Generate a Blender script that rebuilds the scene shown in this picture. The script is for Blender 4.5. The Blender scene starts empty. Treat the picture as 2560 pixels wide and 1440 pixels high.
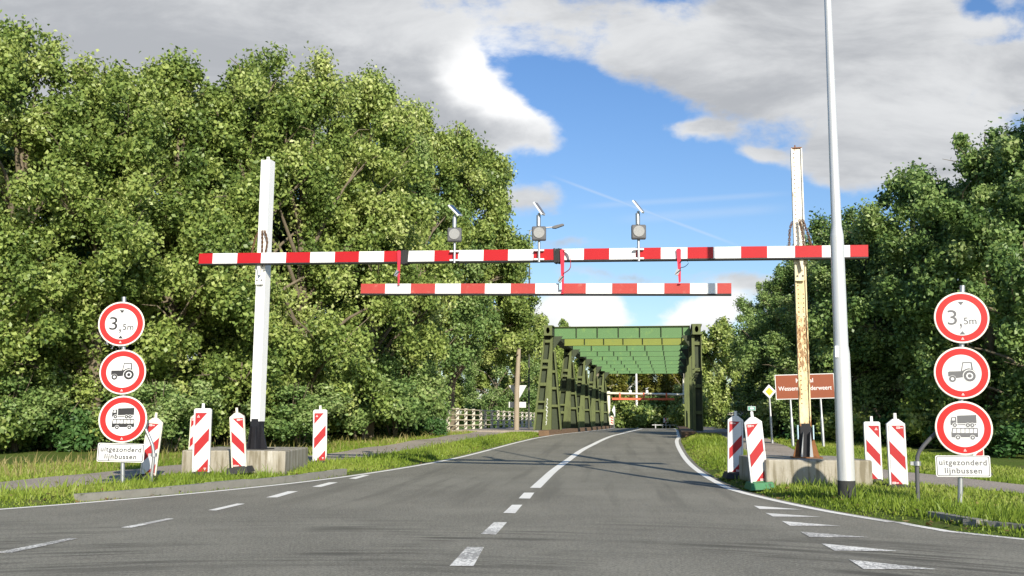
import bpy, math, random
import numpy as np
from mathutils import Vector, Matrix
random.seed(7); rng = np.random.default_rng(7)
SC = bpy.context.scene; COL = SC.collection
rad = math.radians

# ------------------------------------------------------------------ camera
F = 2450.0; PITCH = math.atan(330 / F); ROLL = 0.0063; CAMZ = 1.2
_fw = Vector((0, math.cos(PITCH), math.sin(PITCH))); _u0 = Vector((0, -math.sin(PITCH), math.cos(PITCH)))
_rt = Vector((1, 0, 0)) * math.cos(ROLL) + _u0 * math.sin(ROLL)
_up = _u0 * math.cos(ROLL) - Vector((1, 0, 0)) * math.sin(ROLL)
cam = bpy.data.cameras.new('camera'); camo = bpy.data.objects.new('camera', cam); COL.objects.link(camo)
cam.sensor_width = 36; cam.lens = 36 * F / 2560; cam.clip_start = 0.1; cam.clip_end = 6000
m = Matrix((_rt, _up, -_fw)).transposed().to_4x4(); m.translation = (0, 0, CAMZ); camo.matrix_world = m
SC.camera = camo

# ------------------------------------------------------------------ sun, exposure
SUN_EL, SUN_AZ = rad(26), rad(17)          # sun behind the camera, to the right
sun = bpy.data.lights.new('sun', 'SUN'); sun.energy = 4.6; sun.angle = rad(0.53); sun.color = (1, .925, .80)
suno = bpy.data.objects.new('sun', sun); COL.objects.link(suno)
suno.rotation_euler = Vector((-math.sin(SUN_AZ) * math.cos(SUN_EL), math.cos(SUN_AZ) * math.cos(SUN_EL), -math.sin(SUN_EL))).to_track_quat('-Z', 'Y').to_euler()
SC.view_settings.view_transform = 'Standard'; SC.view_settings.look = 'None'
SC.view_settings.exposure = 0.5; SC.view_settings.gamma = 1
SC.view_settings.use_curve_mapping = False
SC.cycles.max_bounces = 6; SC.cycles.transparent_max_bounces = 4
SC.cycles.use_denoising = True

# ------------------------------------------------------------------ pixel -> place
def ray(u, v):
    return _fw + _rt * ((u - 1280) / F) + _up * ((720 - v) / F)
TH = rad(9.35); AX = (math.sin(TH), math.cos(TH)); RX = (math.cos(TH), -math.sin(TH)); P0 = (2.1, 49.7)
def bst(s, t): return P0[0] + AX[0] * s + RX[0] * t, P0[1] + AX[1] * s + RX[1] * t
def sst(x, y): return (x - P0[0]) * AX[0] + (y - P0[1]) * AX[1], (x - P0[0]) * RX[0] + (y - P0[1]) * RX[1]
def smooth(a, b, x):
    t = np.clip((np.asarray(x, dtype=float) - a) / (b - a), 0, 1); return t * t * (3 - 2 * t)
def H(x, y):                                # road level
    s, t = sst(x, y)
    return .52 * smooth(-30, -2, s) - .55 * smooth(40, 80, s)
XL = np.array([(-60,-30),(-25,-9),(-12.5,5.5),(-6.64,13.02),(-6.2,13.7),(-5.08,15.92),(-3.98,18.85),(-2.97,22.62),(-1.47,28.64),(.04,36.36),(.85,40.4),(2.62,49.6),(9.2,89.5),(9.3,108),(2,140),(-15,180),(-60,300)])
XR = np.array([(60,-30),(21,-8),(9.6,4.4),(5.29,10.35),(4.74,11.28),(4.6,12.09),(4.29,13.36),(4.11,14.59),(3.99,15.84),(3.91,17.62),(4.13,20.48),(4.61,25.34),(5.27,30.59),(6.38,38.17),(8.2,48.6),(14.6,88.6),(15.6,104),(11,138),(0,172),(-45,300)])
def xl(y): return np.interp(y, XL[:, 1], XL[:, 0])
def xr(y): return np.interp(y, XR[:, 1], XR[:, 0])
def outd(x, y):                             # metres outside the carriageway (negative on it)
    return np.maximum((xl(y) - x) * .8, (x - xr(y)) * .9)
def canal(x, y):
    s, t = sst(x, y); return smooth(9, 13, s) * (1 - smooth(31, 36, s))
def G(x, y):                                # ground level beside the road
    x = np.asarray(x, dtype=float); y = np.asarray(y, dtype=float)
    d = outd(x, y)
    g = H(x, y) - .07 + .15 * smooth(.08, .75, d) + .02 * np.sin(x * 1.7 + y * .9) * smooth(.8, 3, d)
    s, t = sst(x, y)
    return g - 4.2 * canal(x, y)
def hit(u, v, dz=0.0):
    d = ray(u, v); k = 4.0
    while k < 400:
        x, y, z = d.x * k, d.y * k, CAMZ + d.z * k
        if z <= float(H(x, y)) + dz: return Vector((x, y, z))
        k += .02
    return None
def atY(u, v, Y):
    d = ray(u, v); k = Y / d.y; return Vector((d.x * k, Y, CAMZ + d.z * k))

# ------------------------------------------------------------------ node helpers
class NT:
    def __init__(s, tree): s.t = tree; s.n = tree.nodes; s.l = tree.links
    def new(s, typ, **kw):
        n = s.n.new(typ)
        for k, v in kw.items(): setattr(n, k, v)
        return n
    def put(s, sock, v):
        if isinstance(v, bpy.types.NodeSocket): s.l.new(v, sock)
        else: sock.default_value = v
    def math(s, op, a, b=0.0, c=None, clamp=False):
        n = s.new('ShaderNodeMath', operation=op); n.use_clamp = clamp
        s.put(n.inputs[0], a); s.put(n.inputs[1], b)
        if c is not None: s.put(n.inputs[2], c)
        return n.outputs[0]
    def step(s, x, a, b, lo=0.0, hi=1.0):
        n = s.new('ShaderNodeMapRange', interpolation_type='SMOOTHSTEP')
        s.put(n.inputs[0], x); n.inputs[1].default_value = a; n.inputs[2].default_value = b
        n.inputs[3].default_value = lo; n.inputs[4].default_value = hi
        return n.outputs[0]
    def noise(s, vec, scale, detail=4, rough=.55, dist=0.0):
        n = s.new('ShaderNodeTexNoise'); s.l.new(vec, n.inputs['Vector'])
        n.inputs['Scale'].default_value = scale; n.inputs['Detail'].default_value = detail
        n.inputs['Roughness'].default_value = rough; n.inputs['Distortion'].default_value = dist
        return n.outputs['Fac']
    def mix(s, f, a, b):
        n = s.new('ShaderNodeMix', data_type='RGBA'); s.put(n.inputs[0], f)
        for sock, v in ((n.inputs[6], a), (n.inputs[7], b)):
            if isinstance(v, (tuple, list)) and len(v) == 3: v = (*v, 1)
            s.put(sock, v)
        return n.outputs[2]
    def mapping(s, vec, scale=(1, 1, 1), loc=(0, 0, 0), rot=(0, 0, 0)):
        n = s.new('ShaderNodeMapping'); s.l.new(vec, n.inputs[0])
        n.inputs['Scale'].default_value = scale; n.inputs['Location'].default_value = loc; n.inputs['Rotation'].default_value = rot
        return n.outputs[0]
    def xyz(s, vec):
        n = s.new('ShaderNodeSeparateXYZ'); s.l.new(vec, n.inputs[0]); return n.outputs
    def comb(s, x, y, z=0.0):
        n = s.new('ShaderNodeCombineXYZ')
        for i, v in enumerate((x, y, z)): s.put(n.inputs[i], v)
        return n.outputs[0]

# ------------------------------------------------------------------ sky
W = bpy.data.worlds.new('World'); SC.world = W; W.use_nodes = True
def build_sky():
    t = NT(W.node_tree); t.n.clear()
    sky = t.new('ShaderNodeTexSky', sky_type='NISHITA', sun_disc=False, sun_elevation=SUN_EL, sun_rotation=rad(180) - SUN_AZ)
    sky.air_density = 1.0; sky.dust_density = .6; sky.ozone_density = 2.0
    tc = t.new('ShaderNodeTexCoord'); d = t.xyz(tc.outputs['Generated'])
    yy = t.math('MAXIMUM', t.math('ABSOLUTE', d[1]), .12)
    a = t.math('DIVIDE', d[0], yy); b = t.math('DIVIDE', d[2], yy)
    vec = t.comb(a, t.math('MULTIPLY', b, 1.5), 0.0)
    n1 = t.noise(vec, 4.2, 9, .58, .35)
    n2 = t.noise(t.mapping(vec, loc=(3.1, 1.7, .4)), 13, 10, .62, .15)
    wob = t.math('SUBTRACT', t.noise(t.mapping(vec, loc=(7, 2, 0)), 3.2, 5, .55), .5)
    wob2 = t.math('SUBTRACT', t.noise(t.mapping(vec, loc=(1, 9, 0)), 3.2, 5, .55), .5)
    aw = t.math('MULTIPLY_ADD', wob, .16, a); bw = t.math('MULTIPLY_ADD', wob2, .12, b)
    def blobs(lst):
        tot = None
        for (u, v, ru, rv, amp) in lst:
            q = ray(u, v); ca, cb = q.x / q.y, q.z / q.y
            e1 = t.math('MULTIPLY', t.math('SUBTRACT', aw, ca), F / ru); e2 = t.math('MULTIPLY', t.math('SUBTRACT', bw, cb), F / rv)
            r2 = t.math('MULTIPLY_ADD', e1, e1, t.math('MULTIPLY', e2, e2))
            g = t.math('MULTIPLY', t.math('POWER', 2.718, t.math('MULTIPLY', r2, -1.0)), amp)
            tot = g if tot is None else t.math('ADD', tot, g)
        return tot
    cover = blobs([(100, 50, 900, 400, 1.35), (800, 100, 380, 250, 1.1), (1150, 190, 170, 120, 1.0), (1320, 315, 120, 65, .8), (1190, 325, 150, 90, .7), (1150, 40, 130, 70, .4),
                   (1390, 40, 120, 50, .6), (1900, 80, 400, 170, 1.1), (2350, 170, 480, 260, 1.25), (2200, 390, 360, 70, .75), (1640, 130, 120, 85, .6), (1790, 240, 130, 70, .5), (1735, 325, 85, 28, .8), (1890, 398, 70, 26, .7), (1360, 500, 140, 52, .95),
                   (1430, 612, 110, 26, .6), (1480, 795, 130, 48, 1.1), (1765, 785, 75, 48, 1.1), (1620, 690, 280, 28, .45), (1880, 690, 160, 36, .4), (500, 700, 900, 300, .6), (2500, 700, 420, 250, .5),
                   (1480, 420, 170, 190, -.45), (1500, 180, 150, 60, -.5), (2420, 60, 60, 40, -.3), (1350, 160, 80, 70, -.45), (1720, 520, 330, 120, -.45), (1237, 110, 40, 45, -.4), (2480, 25, 80, 35, -.8), (2450, 112, 90, 20, -.45), (2500, 330, 120, 30, -.3)])
    cover = t.math('ADD', t.math('SUBTRACT', cover, .33), t.step(b, .19, .06, 0, .30))
    den = t.math('ADD', cover, t.math('MULTIPLY_ADD', t.math('SUBTRACT', n1, .5), 1.5, t.math('MULTIPLY', t.math('SUBTRACT', n2, .5), 1.5)))
    cov = t.step(den, .06, .60)
    thick = t.math('ADD', den, t.math('MULTIPLY', blobs([(1195, 185, 135, 105, 2.8), (1290, 280, 140, 100, 1.3), (1470, 790, 170, 60, 2.2), (1770, 770, 100, 60, 2.2), (1720, 320, 90, 50, .5), (2250, 430, 420, 90, .35), (1350, 60, 500, 90, .35)]), -.9))
    shade = t.step(thick, -.9, .55)
    grey = t.mix(t.step(t.math('ADD', t.noise(t.mapping(vec, scale=(1, 1.8, 1), loc=(2, 4, 1)), 5.0, 8, .6, .3), blobs([(600, 160, 700, 200, -.16), (2250, 150, 420, 300, .05), (1350, 60, 350, 90, .1), (1900, 230, 250, 90, -.07)])), .30, .68), (3.4, 3.5, 3.66), (5.6, 5.66, 5.7))
    cl = t.mix(shade, (7.6, 7.6, 7.55), grey)
    # blue of the clear sky, a little richer than the model's, whiter towards the horizon
    hor = t.step(b, .0, .42)
    blue = t.mix(1.0, sky.outputs[0], (0, 0, 0)); bm = blue.node; bm.blend_type = 'MULTIPLY'
    tint = t.mix(hor, (.92, .97, 1.02), (.68, .89, 1.13)); t.l.new(tint, bm.inputs[7])
    # thin contrails
    def trail(p, q, w, s):
        r1, r2 = ray(*p), ray(*q); x1, y1, x2, y2 = r1.x / r1.y, r1.z / r1.y, r2.x / r2.y, r2.z / r2.y
        L = math.hypot(x2 - x1, y2 - y1); ex, ey = (x2 - x1) / L, (y2 - y1) / L
        da, db = t.math('SUBTRACT', a, x1), t.math('SUBTRACT', b, y1)
        al = t.math('MULTIPLY_ADD', da, ex, t.math('MULTIPLY', db, ey)); ac = t.math('ABSOLUTE', t.math('MULTIPLY_ADD', da, -ey, t.math('MULTIPLY', db, ex)))
        f = t.math('MULTIPLY', t.step(ac, 0, w / F, 1, 0), t.math('MULTIPLY', t.step(al, -.02, .03), t.step(al, L - .04, L + .02, 1, 0)))
        return t.math('MULTIPLY', f, s)
    tr = t.math('MAXIMUM', trail((1400, 448), (1840, 612), 6, .26), t.math('MAXIMUM', trail((1460, 516), (1960, 484), 12, .16), trail((1560, 548), (1960, 520), 20, .16)))
    base = t.mix(tr, blue, (5.6, 6.0, 6.6))
    full = t.mix(t.math('MULTIPLY', cov, .97), base, cl)
    bg = t.new('ShaderNodeBackground'); t.l.new(full, bg.inputs[0]); bg.inputs[1].default_value = .1
    o = t.new('ShaderNodeOutputWorld'); t.l.new(bg.outputs[0], o.inputs[0])
build_sky()

# ------------------------------------------------------------------ materials
def new_mat(name):
    m = bpy.data.materials.new(name); m.use_nodes = True
    t = NT(m.node_tree); p = t.n['Principled BSDF']; return m, t, p
def obj_co(t): return t.new('ShaderNodeTexCoord').outputs['Object']
def pos_co(t): return t.new('ShaderNodeNewGeometry').outputs['Position']
def bump(t, p, h, s, dist=.02):
    b = t.new('ShaderNodeBump'); b.inputs['Strength'].default_value = s; b.inputs['Distance'].default_value = dist
    t.l.new(h, b.inputs['Height']); t.l.new(b.outputs[0], p.inputs['Normal'])
def paint(name, c, rough=.5, var=.12, scale=3, metal=0, dirt=None, dscale=4, dthr=(.55, .75), bmp=0, spec=.4, co=obj_co, stretch=(1, 1, 1)):
    m, t, p = new_mat(name); v = co(t)
    f = t.noise(v, scale, 5)
    col = t.mix(f, tuple(x * (1 - var) for x in c), tuple(min(1, x * (1 + var)) for x in c))
    if dirt:
        g = t.step(t.noise(t.mapping(v, scale=stretch), dscale, 8, .65), *dthr); col = t.mix(g, col, dirt)
    t.l.new(col, p.inputs['Base Color']); p.inputs['Roughness'].default_value = rough; p.inputs['Metallic'].default_value = metal
    p.inputs['Specular IOR Level'].default_value = spec
    if bmp: bump(t, p, t.noise(v, scale * 6, 6, .65), bmp)
    return m
M = {}
M['white'] = paint('white_paint', (.80, .80, .78), .45, .05, 2, dirt=(.50, .47, .38), dscale=6, dthr=(.62, .85))
M['white_clean'] = paint('white_reflective_sheet', (.70, .70, .69), .4, .03, 2)
M['red'] = paint('red_sheet', (.46, .012, .016), .4, .1, 2)
M['beacon_sheet'] = paint('scuffed_beacon_sheet', (.68, .68, .67), .45, .05, 3, dirt=(.33, .31, .27), dscale=9, dthr=(.60, .78), stretch=(1, 1, 1.6))
M['beacon_red'] = paint('scuffed_red_sheet', (.40, .012, .016), .45, .12, 3, dirt=(.30, .10, .09), dscale=10, dthr=(.62, .78))
M['red_bright'] = paint('red_ring_sheet', (.50, .013, .011), .4, .06, 3)
M['red_faded'] = paint('faded_red_paint', (.44, .055, .045), .55, .14, 3, dirt=(.48, .13, .10), dscale=5)
M['red_strap'] = paint('red_strap_web', (.62, .03, .06), .7, .1, 8)
M['orange_red'] = paint('orange_red_paint', (.62, .12, .05), .5, .12, 3)
M['black'] = paint('black_print', (.02, .02, .022), .5, .1, 4)
M['grey_print'] = paint('faded_grey_print', (.13, .13, .135), .5, .1, 4)
M['black_steel'] = paint('black_painted_steel', (.018, .018, .022), .4, .3, 5, dirt=(.16, .16, .16), dscale=12, dthr=(.66, .8), stretch=(3, 3, .6))
M['black_web'] = paint('black_tape', (.03, .03, .03), .8, .3, 12)
M['dark_rubber'] = paint('black_rubber', (.035, .035, .033), .8, .3, 8, bmp=.3)
M['green_foot'] = paint('green_plastic', (.04, .19, .075), .6, .15, 6, dirt=(.05, .05, .03), dscale=9)
M['galv'] = paint('galvanised_steel', (.46, .47, .48), .42, .12, 6, metal=.75)
M['alu'] = paint('brushed_aluminium', (.66, .66, .64), .36, .06, 3, metal=.35, dirt=(.50, .49, .45), dscale=3, stretch=(6, 6, .5), dthr=(.5, .8))
M['sign_grey'] = paint('grey_sign_back', (.60, .61, .61), .55, .08, 4, metal=.1)
M['cream'] = paint('cream_plastic', (.72, .68, .55), .5, .06, 3, dirt=(.36, .31, .22), dscale=7)
M['grey_blue'] = paint('light_blue_plate', (.45, .62, .70), .4, .08, 3)
M['brown_sign'] = paint('brown_sign_sheet', (.25, .062, .022), .45, .06, 2)
M['yellow'] = paint('yellow_sheet', (.80, .45, .02), .4, .05, 3)
M['green_plate'] = paint('green_plate', (.10, .30, .24), .5, .1, 3)
M['lens'] = paint('grey_lamp_lens', (.30, .30, .29), .3, .3, 60)
M['housing'] = paint('dark_grey_housing', (.10, .10, .105), .5, .15, 5)
M['solar'] = paint('solar_glass', (.015, .025, .06), .15, .2, 20, spec=.7)
M['panel_back'] = paint('pale_panel_back', (.70, .72, .74), .4, .05, 4)
M['chain'] = paint('rusty_chain', (.13, .07, .035), .8, .35, 20)
M['rust'] = paint('rusty_steel', (.22, .095, .035), .85, .4, 6, dirt=(.09, .05, .03), dscale=10)
M['railing'] = paint('cream_railing_tube', (.58, .52, .36), .6, .15, 4, dirt=(.30, .19, .08), dscale=9)
M['rail_post'] = paint('pale_concrete_post', (.66, .62, .52), .8, .15, 5, dirt=(.30, .25, .17), dscale=8)
M['dark_rail'] = paint('dark_railing_tube', (.07, .075, .06), .6, .2, 5)
M['wood_pole'] = paint('sandy_concrete_pole', (.33, .275, .20), .8, .12, 4, stretch=(4, 4, .4), dirt=(.28, .21, .13), dscale=6)
M['bridge_lt'] = paint('light_green_girder_paint', (.105, .215, .078), .5, .07, 1.5, dirt=(.18, .30, .08), dscale=3)
M['bridge_olive'] = paint('yellow_green_girder_paint', (.20, .235, .04), .55, .12, 1.5, dirt=(.16, .22, .05), dscale=2)
M['bridge_dk'] = paint('mossy_green_steel_paint', (.115, .140, .046), .65, .25, 1.3, dirt=(.055, .060, .026), dscale=2.2, dthr=(.48, .75), stretch=(2, 2, .5))
M['bridge_in'] = paint('grimy_and_shaded_green_steel', (.045, .058, .030), .75, .3, 2)  # dark green of grimy webs, and painted shade on the top chords
M['kerb_brown'] = paint('brown_rusty_kerb', (.17, .105, .06), .85, .3, 4, dirt=(.07, .05, .03), dscale=8, bmp=.3)
M['graffiti'] = paint('white_spray_paint', (.6, .62, .6), .6, .1, 4)
M['bark'] = paint('bark', (.17, .14, .095), .9, .35, 5, bmp=.6, stretch=(6, 6, 1), dirt=(.05, .045, .03), dscale=4)
M['bark_lt'] = paint('pale_bark', (.22, .19, .13), .9, .3, 5, bmp=.5)
M['kerbstone'] = paint('grey_kerbstone', (.25, .24, .21), .9, .2, 5, dirt=(.08, .09, .04), dscale=6, bmp=.4)
M['water'] = paint('canal_water', (.02, .03, .025), .08, .2, 2, spec=.5)

def concrete(name, c):
    m, t, p = new_mat(name); v = obj_co(t)
    big = t.noise(v, 1.6, 6, .6); fine = t.noise(v, 26, 8, .7)
    drip = t.noise(t.mapping(v, scale=(7, 7, .7)), 1.4, 6, .6)
    col = t.mix(big, tuple(x * .72 for x in c), tuple(x * 1.2 for x in c))
    col = t.mix(t.step(drip, .46, .62, 0, .8), col, (c[0] * .48, c[1] * .45, c[2] * .36))
    col = t.mix(t.step(drip, .42, .30, 0, .5), col, (.62, .60, .54))
    col = t.mix(t.step(fine, .62, .72, 0, .6), col, tuple(x * .5 for x in c))
    z = t.xyz(v)[2]
    col = t.mix(t.math('MULTIPLY', t.step(z, .16, .0), t.step(big, .35, .6)), col, (.16, .17, .07))
    t.l.new(col, p.inputs['Base Color']); p.inputs['Roughness'].default_value = .92
    p.inputs['Specular IOR Level'].default_value = .2
    bump(t, p, t.math('ADD', fine, big), .5, .015); return m
M['concrete'] = concrete('weathered_concrete', (.37, .34, .275))

def rusty_post(name):
    m, t, p = new_mat(name); v = obj_co(t); z = t.xyz(v)[2]
    n = t.noise(t.mapping(v, scale=(6, 6, 1.2)), 1.3, 8, .65); n2 = t.noise(t.mapping(v, scale=(3, 3, 1)), 9, 7, .7)
    yellow = t.mix(t.step(n, .3, .7), (.78, .68, .42), (.66, .52, .26))
    white = t.mix(t.step(n, .3, .7), (.82, .80, .74), (.70, .64, .52))
    col = t.mix(t.step(z, 4.2, 2.9), white, yellow)
    band = t.math('MULTIPLY', t.step(z, 1.3, 1.9), t.step(z, 3.0, 2.3))
    r = t.step(t.math('ADD', n2, t.math('MULTIPLY', band, .13)), .56, .66)
    low = t.math('MULTIPLY', t.step(t.math('ADD', n, t.step(z, .75, .5, 0, .14)), .52, .60), t.step(z, 1.9, 1.2))
    r = t.math('MAXIMUM', t.math('MULTIPLY', r, .85), low)
    col = t.mix(r, col, t.mix(n2, (.34, .13, .03), (.16, .07, .03)))
    t.l.new(col, p.inputs['Base Color']); p.inputs['Roughness'].default_value = .7
    bump(t, p, n2, .25); return m
M['rusty_post'] = rusty_post('peeling_cream_paint')

def asphalt(name, base, streaks):
    m, t, p = new_mat(name); v = pos_co(t); x, y, z = t.xyz(v)[:3]
    grain = t.noise(v, 38, 6, .8); big = t.noise(v, .35, 5, .6); mid = t.noise(t.mapping(v, scale=(1, .35, 1), rot=(0, 0, .12)), 1.6, 6, .6)
    agg = t.noise(v, 75, 3, .8)
    c = t.mix(t.step(big, .35, .65), tuple(k * .86 for k in base), tuple(k * 1.18 for k in base))
    c = t.mix(t.step(mid, .45, .7, 0, .35), c, tuple(k * .72 for k in base))
    c = t.mix(t.step(grain, .50, .62, 0, .9), c, tuple(k * 1.5 for k in base)); c = t.mix(t.step(grain, .50, .38, 0, .85), c, tuple(k * .6 for k in base))
    c = t.mix(t.step(agg, .58, .70, 0, .8), c, (.42, .40, .36))
    c = t.mix(t.step(agg, .42, .30, 0, .75), c, (.05, .05, .045))
    if streaks:
        # wheel paths and curved tyre streaks from turning traffic
        cx, cy = -1.3, 1.2
        dx, dy = t.math('SUBTRACT', x, cx), t.math('SUBTRACT', y, cy)
        rr = t.math('SQRT', t.math('MULTIPLY_ADD', dx, dx, t.math('MULTIPLY', dy, dy))); an = t.math('ARCTAN2', dx, dy)
        pv = t.comb(t.math('MULTIPLY', rr, 1.7), t.math('MULTIPLY', an, 1.1), 0.0)
        s1 = t.noise(pv, 2.6, 6, .62, .12)
        mask = t.math('MULTIPLY', t.step(rr, 5.5, 8.2), t.step(rr, 12.5, 9.5))
        mask = t.math('MULTIPLY', mask, t.step(t.noise(v, .45, 3), .40, .62))
        c = t.mix(t.math('MULTIPLY', t.step(s1, .45, .58, 0, .9), mask), c, tuple(k * .42 for k in base))
        lv = t.math('SUBTRACT', x, t.math('MULTIPLY', y, .10))
        s2 = t.noise(t.comb(t.math('MULTIPLY', lv, 2.2), t.math('MULTIPLY', y, .10), 0.0), 1.0, 4, .6)
        c = t.mix(t.math('MULTIPLY', t.step(s2, .48, .66, 0, .5), t.step(y, 12, 16)), c, tuple(k * .6 for k in base))
    t.l.new(c, p.inputs['Base Color']); p.inputs['Roughness'].default_value = .88; p.inputs['Specular IOR Level'].default_value = .25
    bump(t, p, t.math('ADD', grain, agg), .55, .008); return m
M['asphalt'] = asphalt('worn_asphalt', (.212, .201, .160), True)
M['path'] = asphalt('path_asphalt', (.33, .285, .235), False)
def lines(name):
    m, t, p = new_mat(name); v = pos_co(t)
    w = t.noise(v, 32, 4, .8); w2 = t.noise(v, 1.1, 4, .6)
    f = t.step(t.math('MULTIPLY_ADD', w2, .55, w), .62, .80)
    y = t.xyz(v)[1]
    wear = t.math('MULTIPLY', t.step(t.math('MULTIPLY_ADD', w2, .6, w), .84, .77), t.step(y, 14.5, 10.0, .06, 1.0))
    c = t.mix(t.noise(v, 9, 4), (.80, .78, .70), (.90, .88, .80))
    c = t.mix(t.math('MULTIPLY', wear, .85), c, (.2, .19, .17))
    t.l.new(c, p.inputs['Base Color']); p.inputs['Roughness'].default_value = .7; bump(t, p, w, .3, .006); return m
M['line'] = lines('worn_white_road_paint')
def ground_mat():
    m, t, p = new_mat('grassy_earth'); v = pos_co(t)
    n = t.noise(v, .8, 7, .65); f = t.noise(v, 14, 6, .7)
    c = t.mix(f, (.055, .085, .018), (.14, .20, .035)); c = t.mix(t.step(n, .50, .70, 0, .8), c, (.16, .135, .06))
    x, y, z = t.xyz(v)[:3]
    c = t.mix(t.step(f, .60, .75, 0, .7), c, (.09, .065, .04))
    t.l.new(c, p.inputs['Base Color']); p.inputs['Roughness'].default_value = .95; p.inputs['Specular IOR Level'].default_value = .1
    bump(t, p, f, .7, .05); return m
M['ground'] = ground_mat()
def leaf_mat(name, ramp, trans=.30, gloss=.35):
    m, t, p = new_mat(name)
    at = t.new('ShaderNodeAttribute', attribute_name='tone'); oi = t.new('ShaderNodeObjectInfo')
    big = t.noise(pos_co(t), .55, 3, .5)
    f = t.math('ADD', t.math('MULTIPLY', at.outputs['Fac'], .72), t.math('ADD', t.math('MULTIPLY', oi.outputs['Random'], .12), t.math('MULTIPLY_ADD', big, .5, -.17)))
    cr = t.new('ShaderNodeValToRGB'); t.l.new(f, cr.inputs[0]); e = cr.color_ramp.elements
    e[0].position, e[0].color = 0.05, (*ramp[0], 1); e[1].position, e[1].color = .95, (*ramp[-1], 1)
    for i, c in enumerate(ramp[1:-1]):
        k = e.new(.05 + .9 * (i + 1) / (len(ramp) - 1)); k.color = (*c, 1)
    t.l.new(cr.outputs[0], p.inputs['Base Color']); p.inputs['Roughness'].default_value = .42; p.inputs['Specular IOR Level'].default_value = gloss
    tr = t.new('ShaderNodeBsdfTranslucent'); t.l.new(cr.outputs[0], tr.inputs[0])
    mx = t.new('ShaderNodeMixShader'); mx.inputs[0].default_value = trans
    t.l.new(p.outputs[0], mx.inputs[1]); t.l.new(tr.outputs[0], mx.inputs[2])
    t.l.new(mx.outputs[0], t.n['Material Output'].inputs[0]); return m
M['leaf'] = leaf_mat('oak_leaves', [(.056, .102, .026), (.185, .27, .062), (.375, .455, .12), (.64, .67, .31)])
M['leaf_dark'] = leaf_mat('dark_green_leaves', [(.058, .115, .036), (.15, .25, .070), (.28, .385, .12), (.50, .56, .26)])
M['leaf_yel'] = leaf_mat('yellowing_leaves', [(.07, .09, .018), (.15, .17, .028), (.24, .23, .045), (.30, .22, .06)])
M['leaf_cool'] = leaf_mat('fresh_green_leaves', [(.032, .082, .024), (.065, .15, .042), (.105, .21, .06), (.17, .27, .08)])
M['blade'] = leaf_mat('grass_blades', [(.11, .17, .022), (.20, .29, .036), (.30, .38, .060), (.44, .42, .16)], .35, .2)
M['blade_dry'] = leaf_mat('dry_grass_blades', [(.16, .19, .04), (.28, .27, .08), (.38, .32, .13), (.46, .38, .20)], .35, .15)

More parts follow.
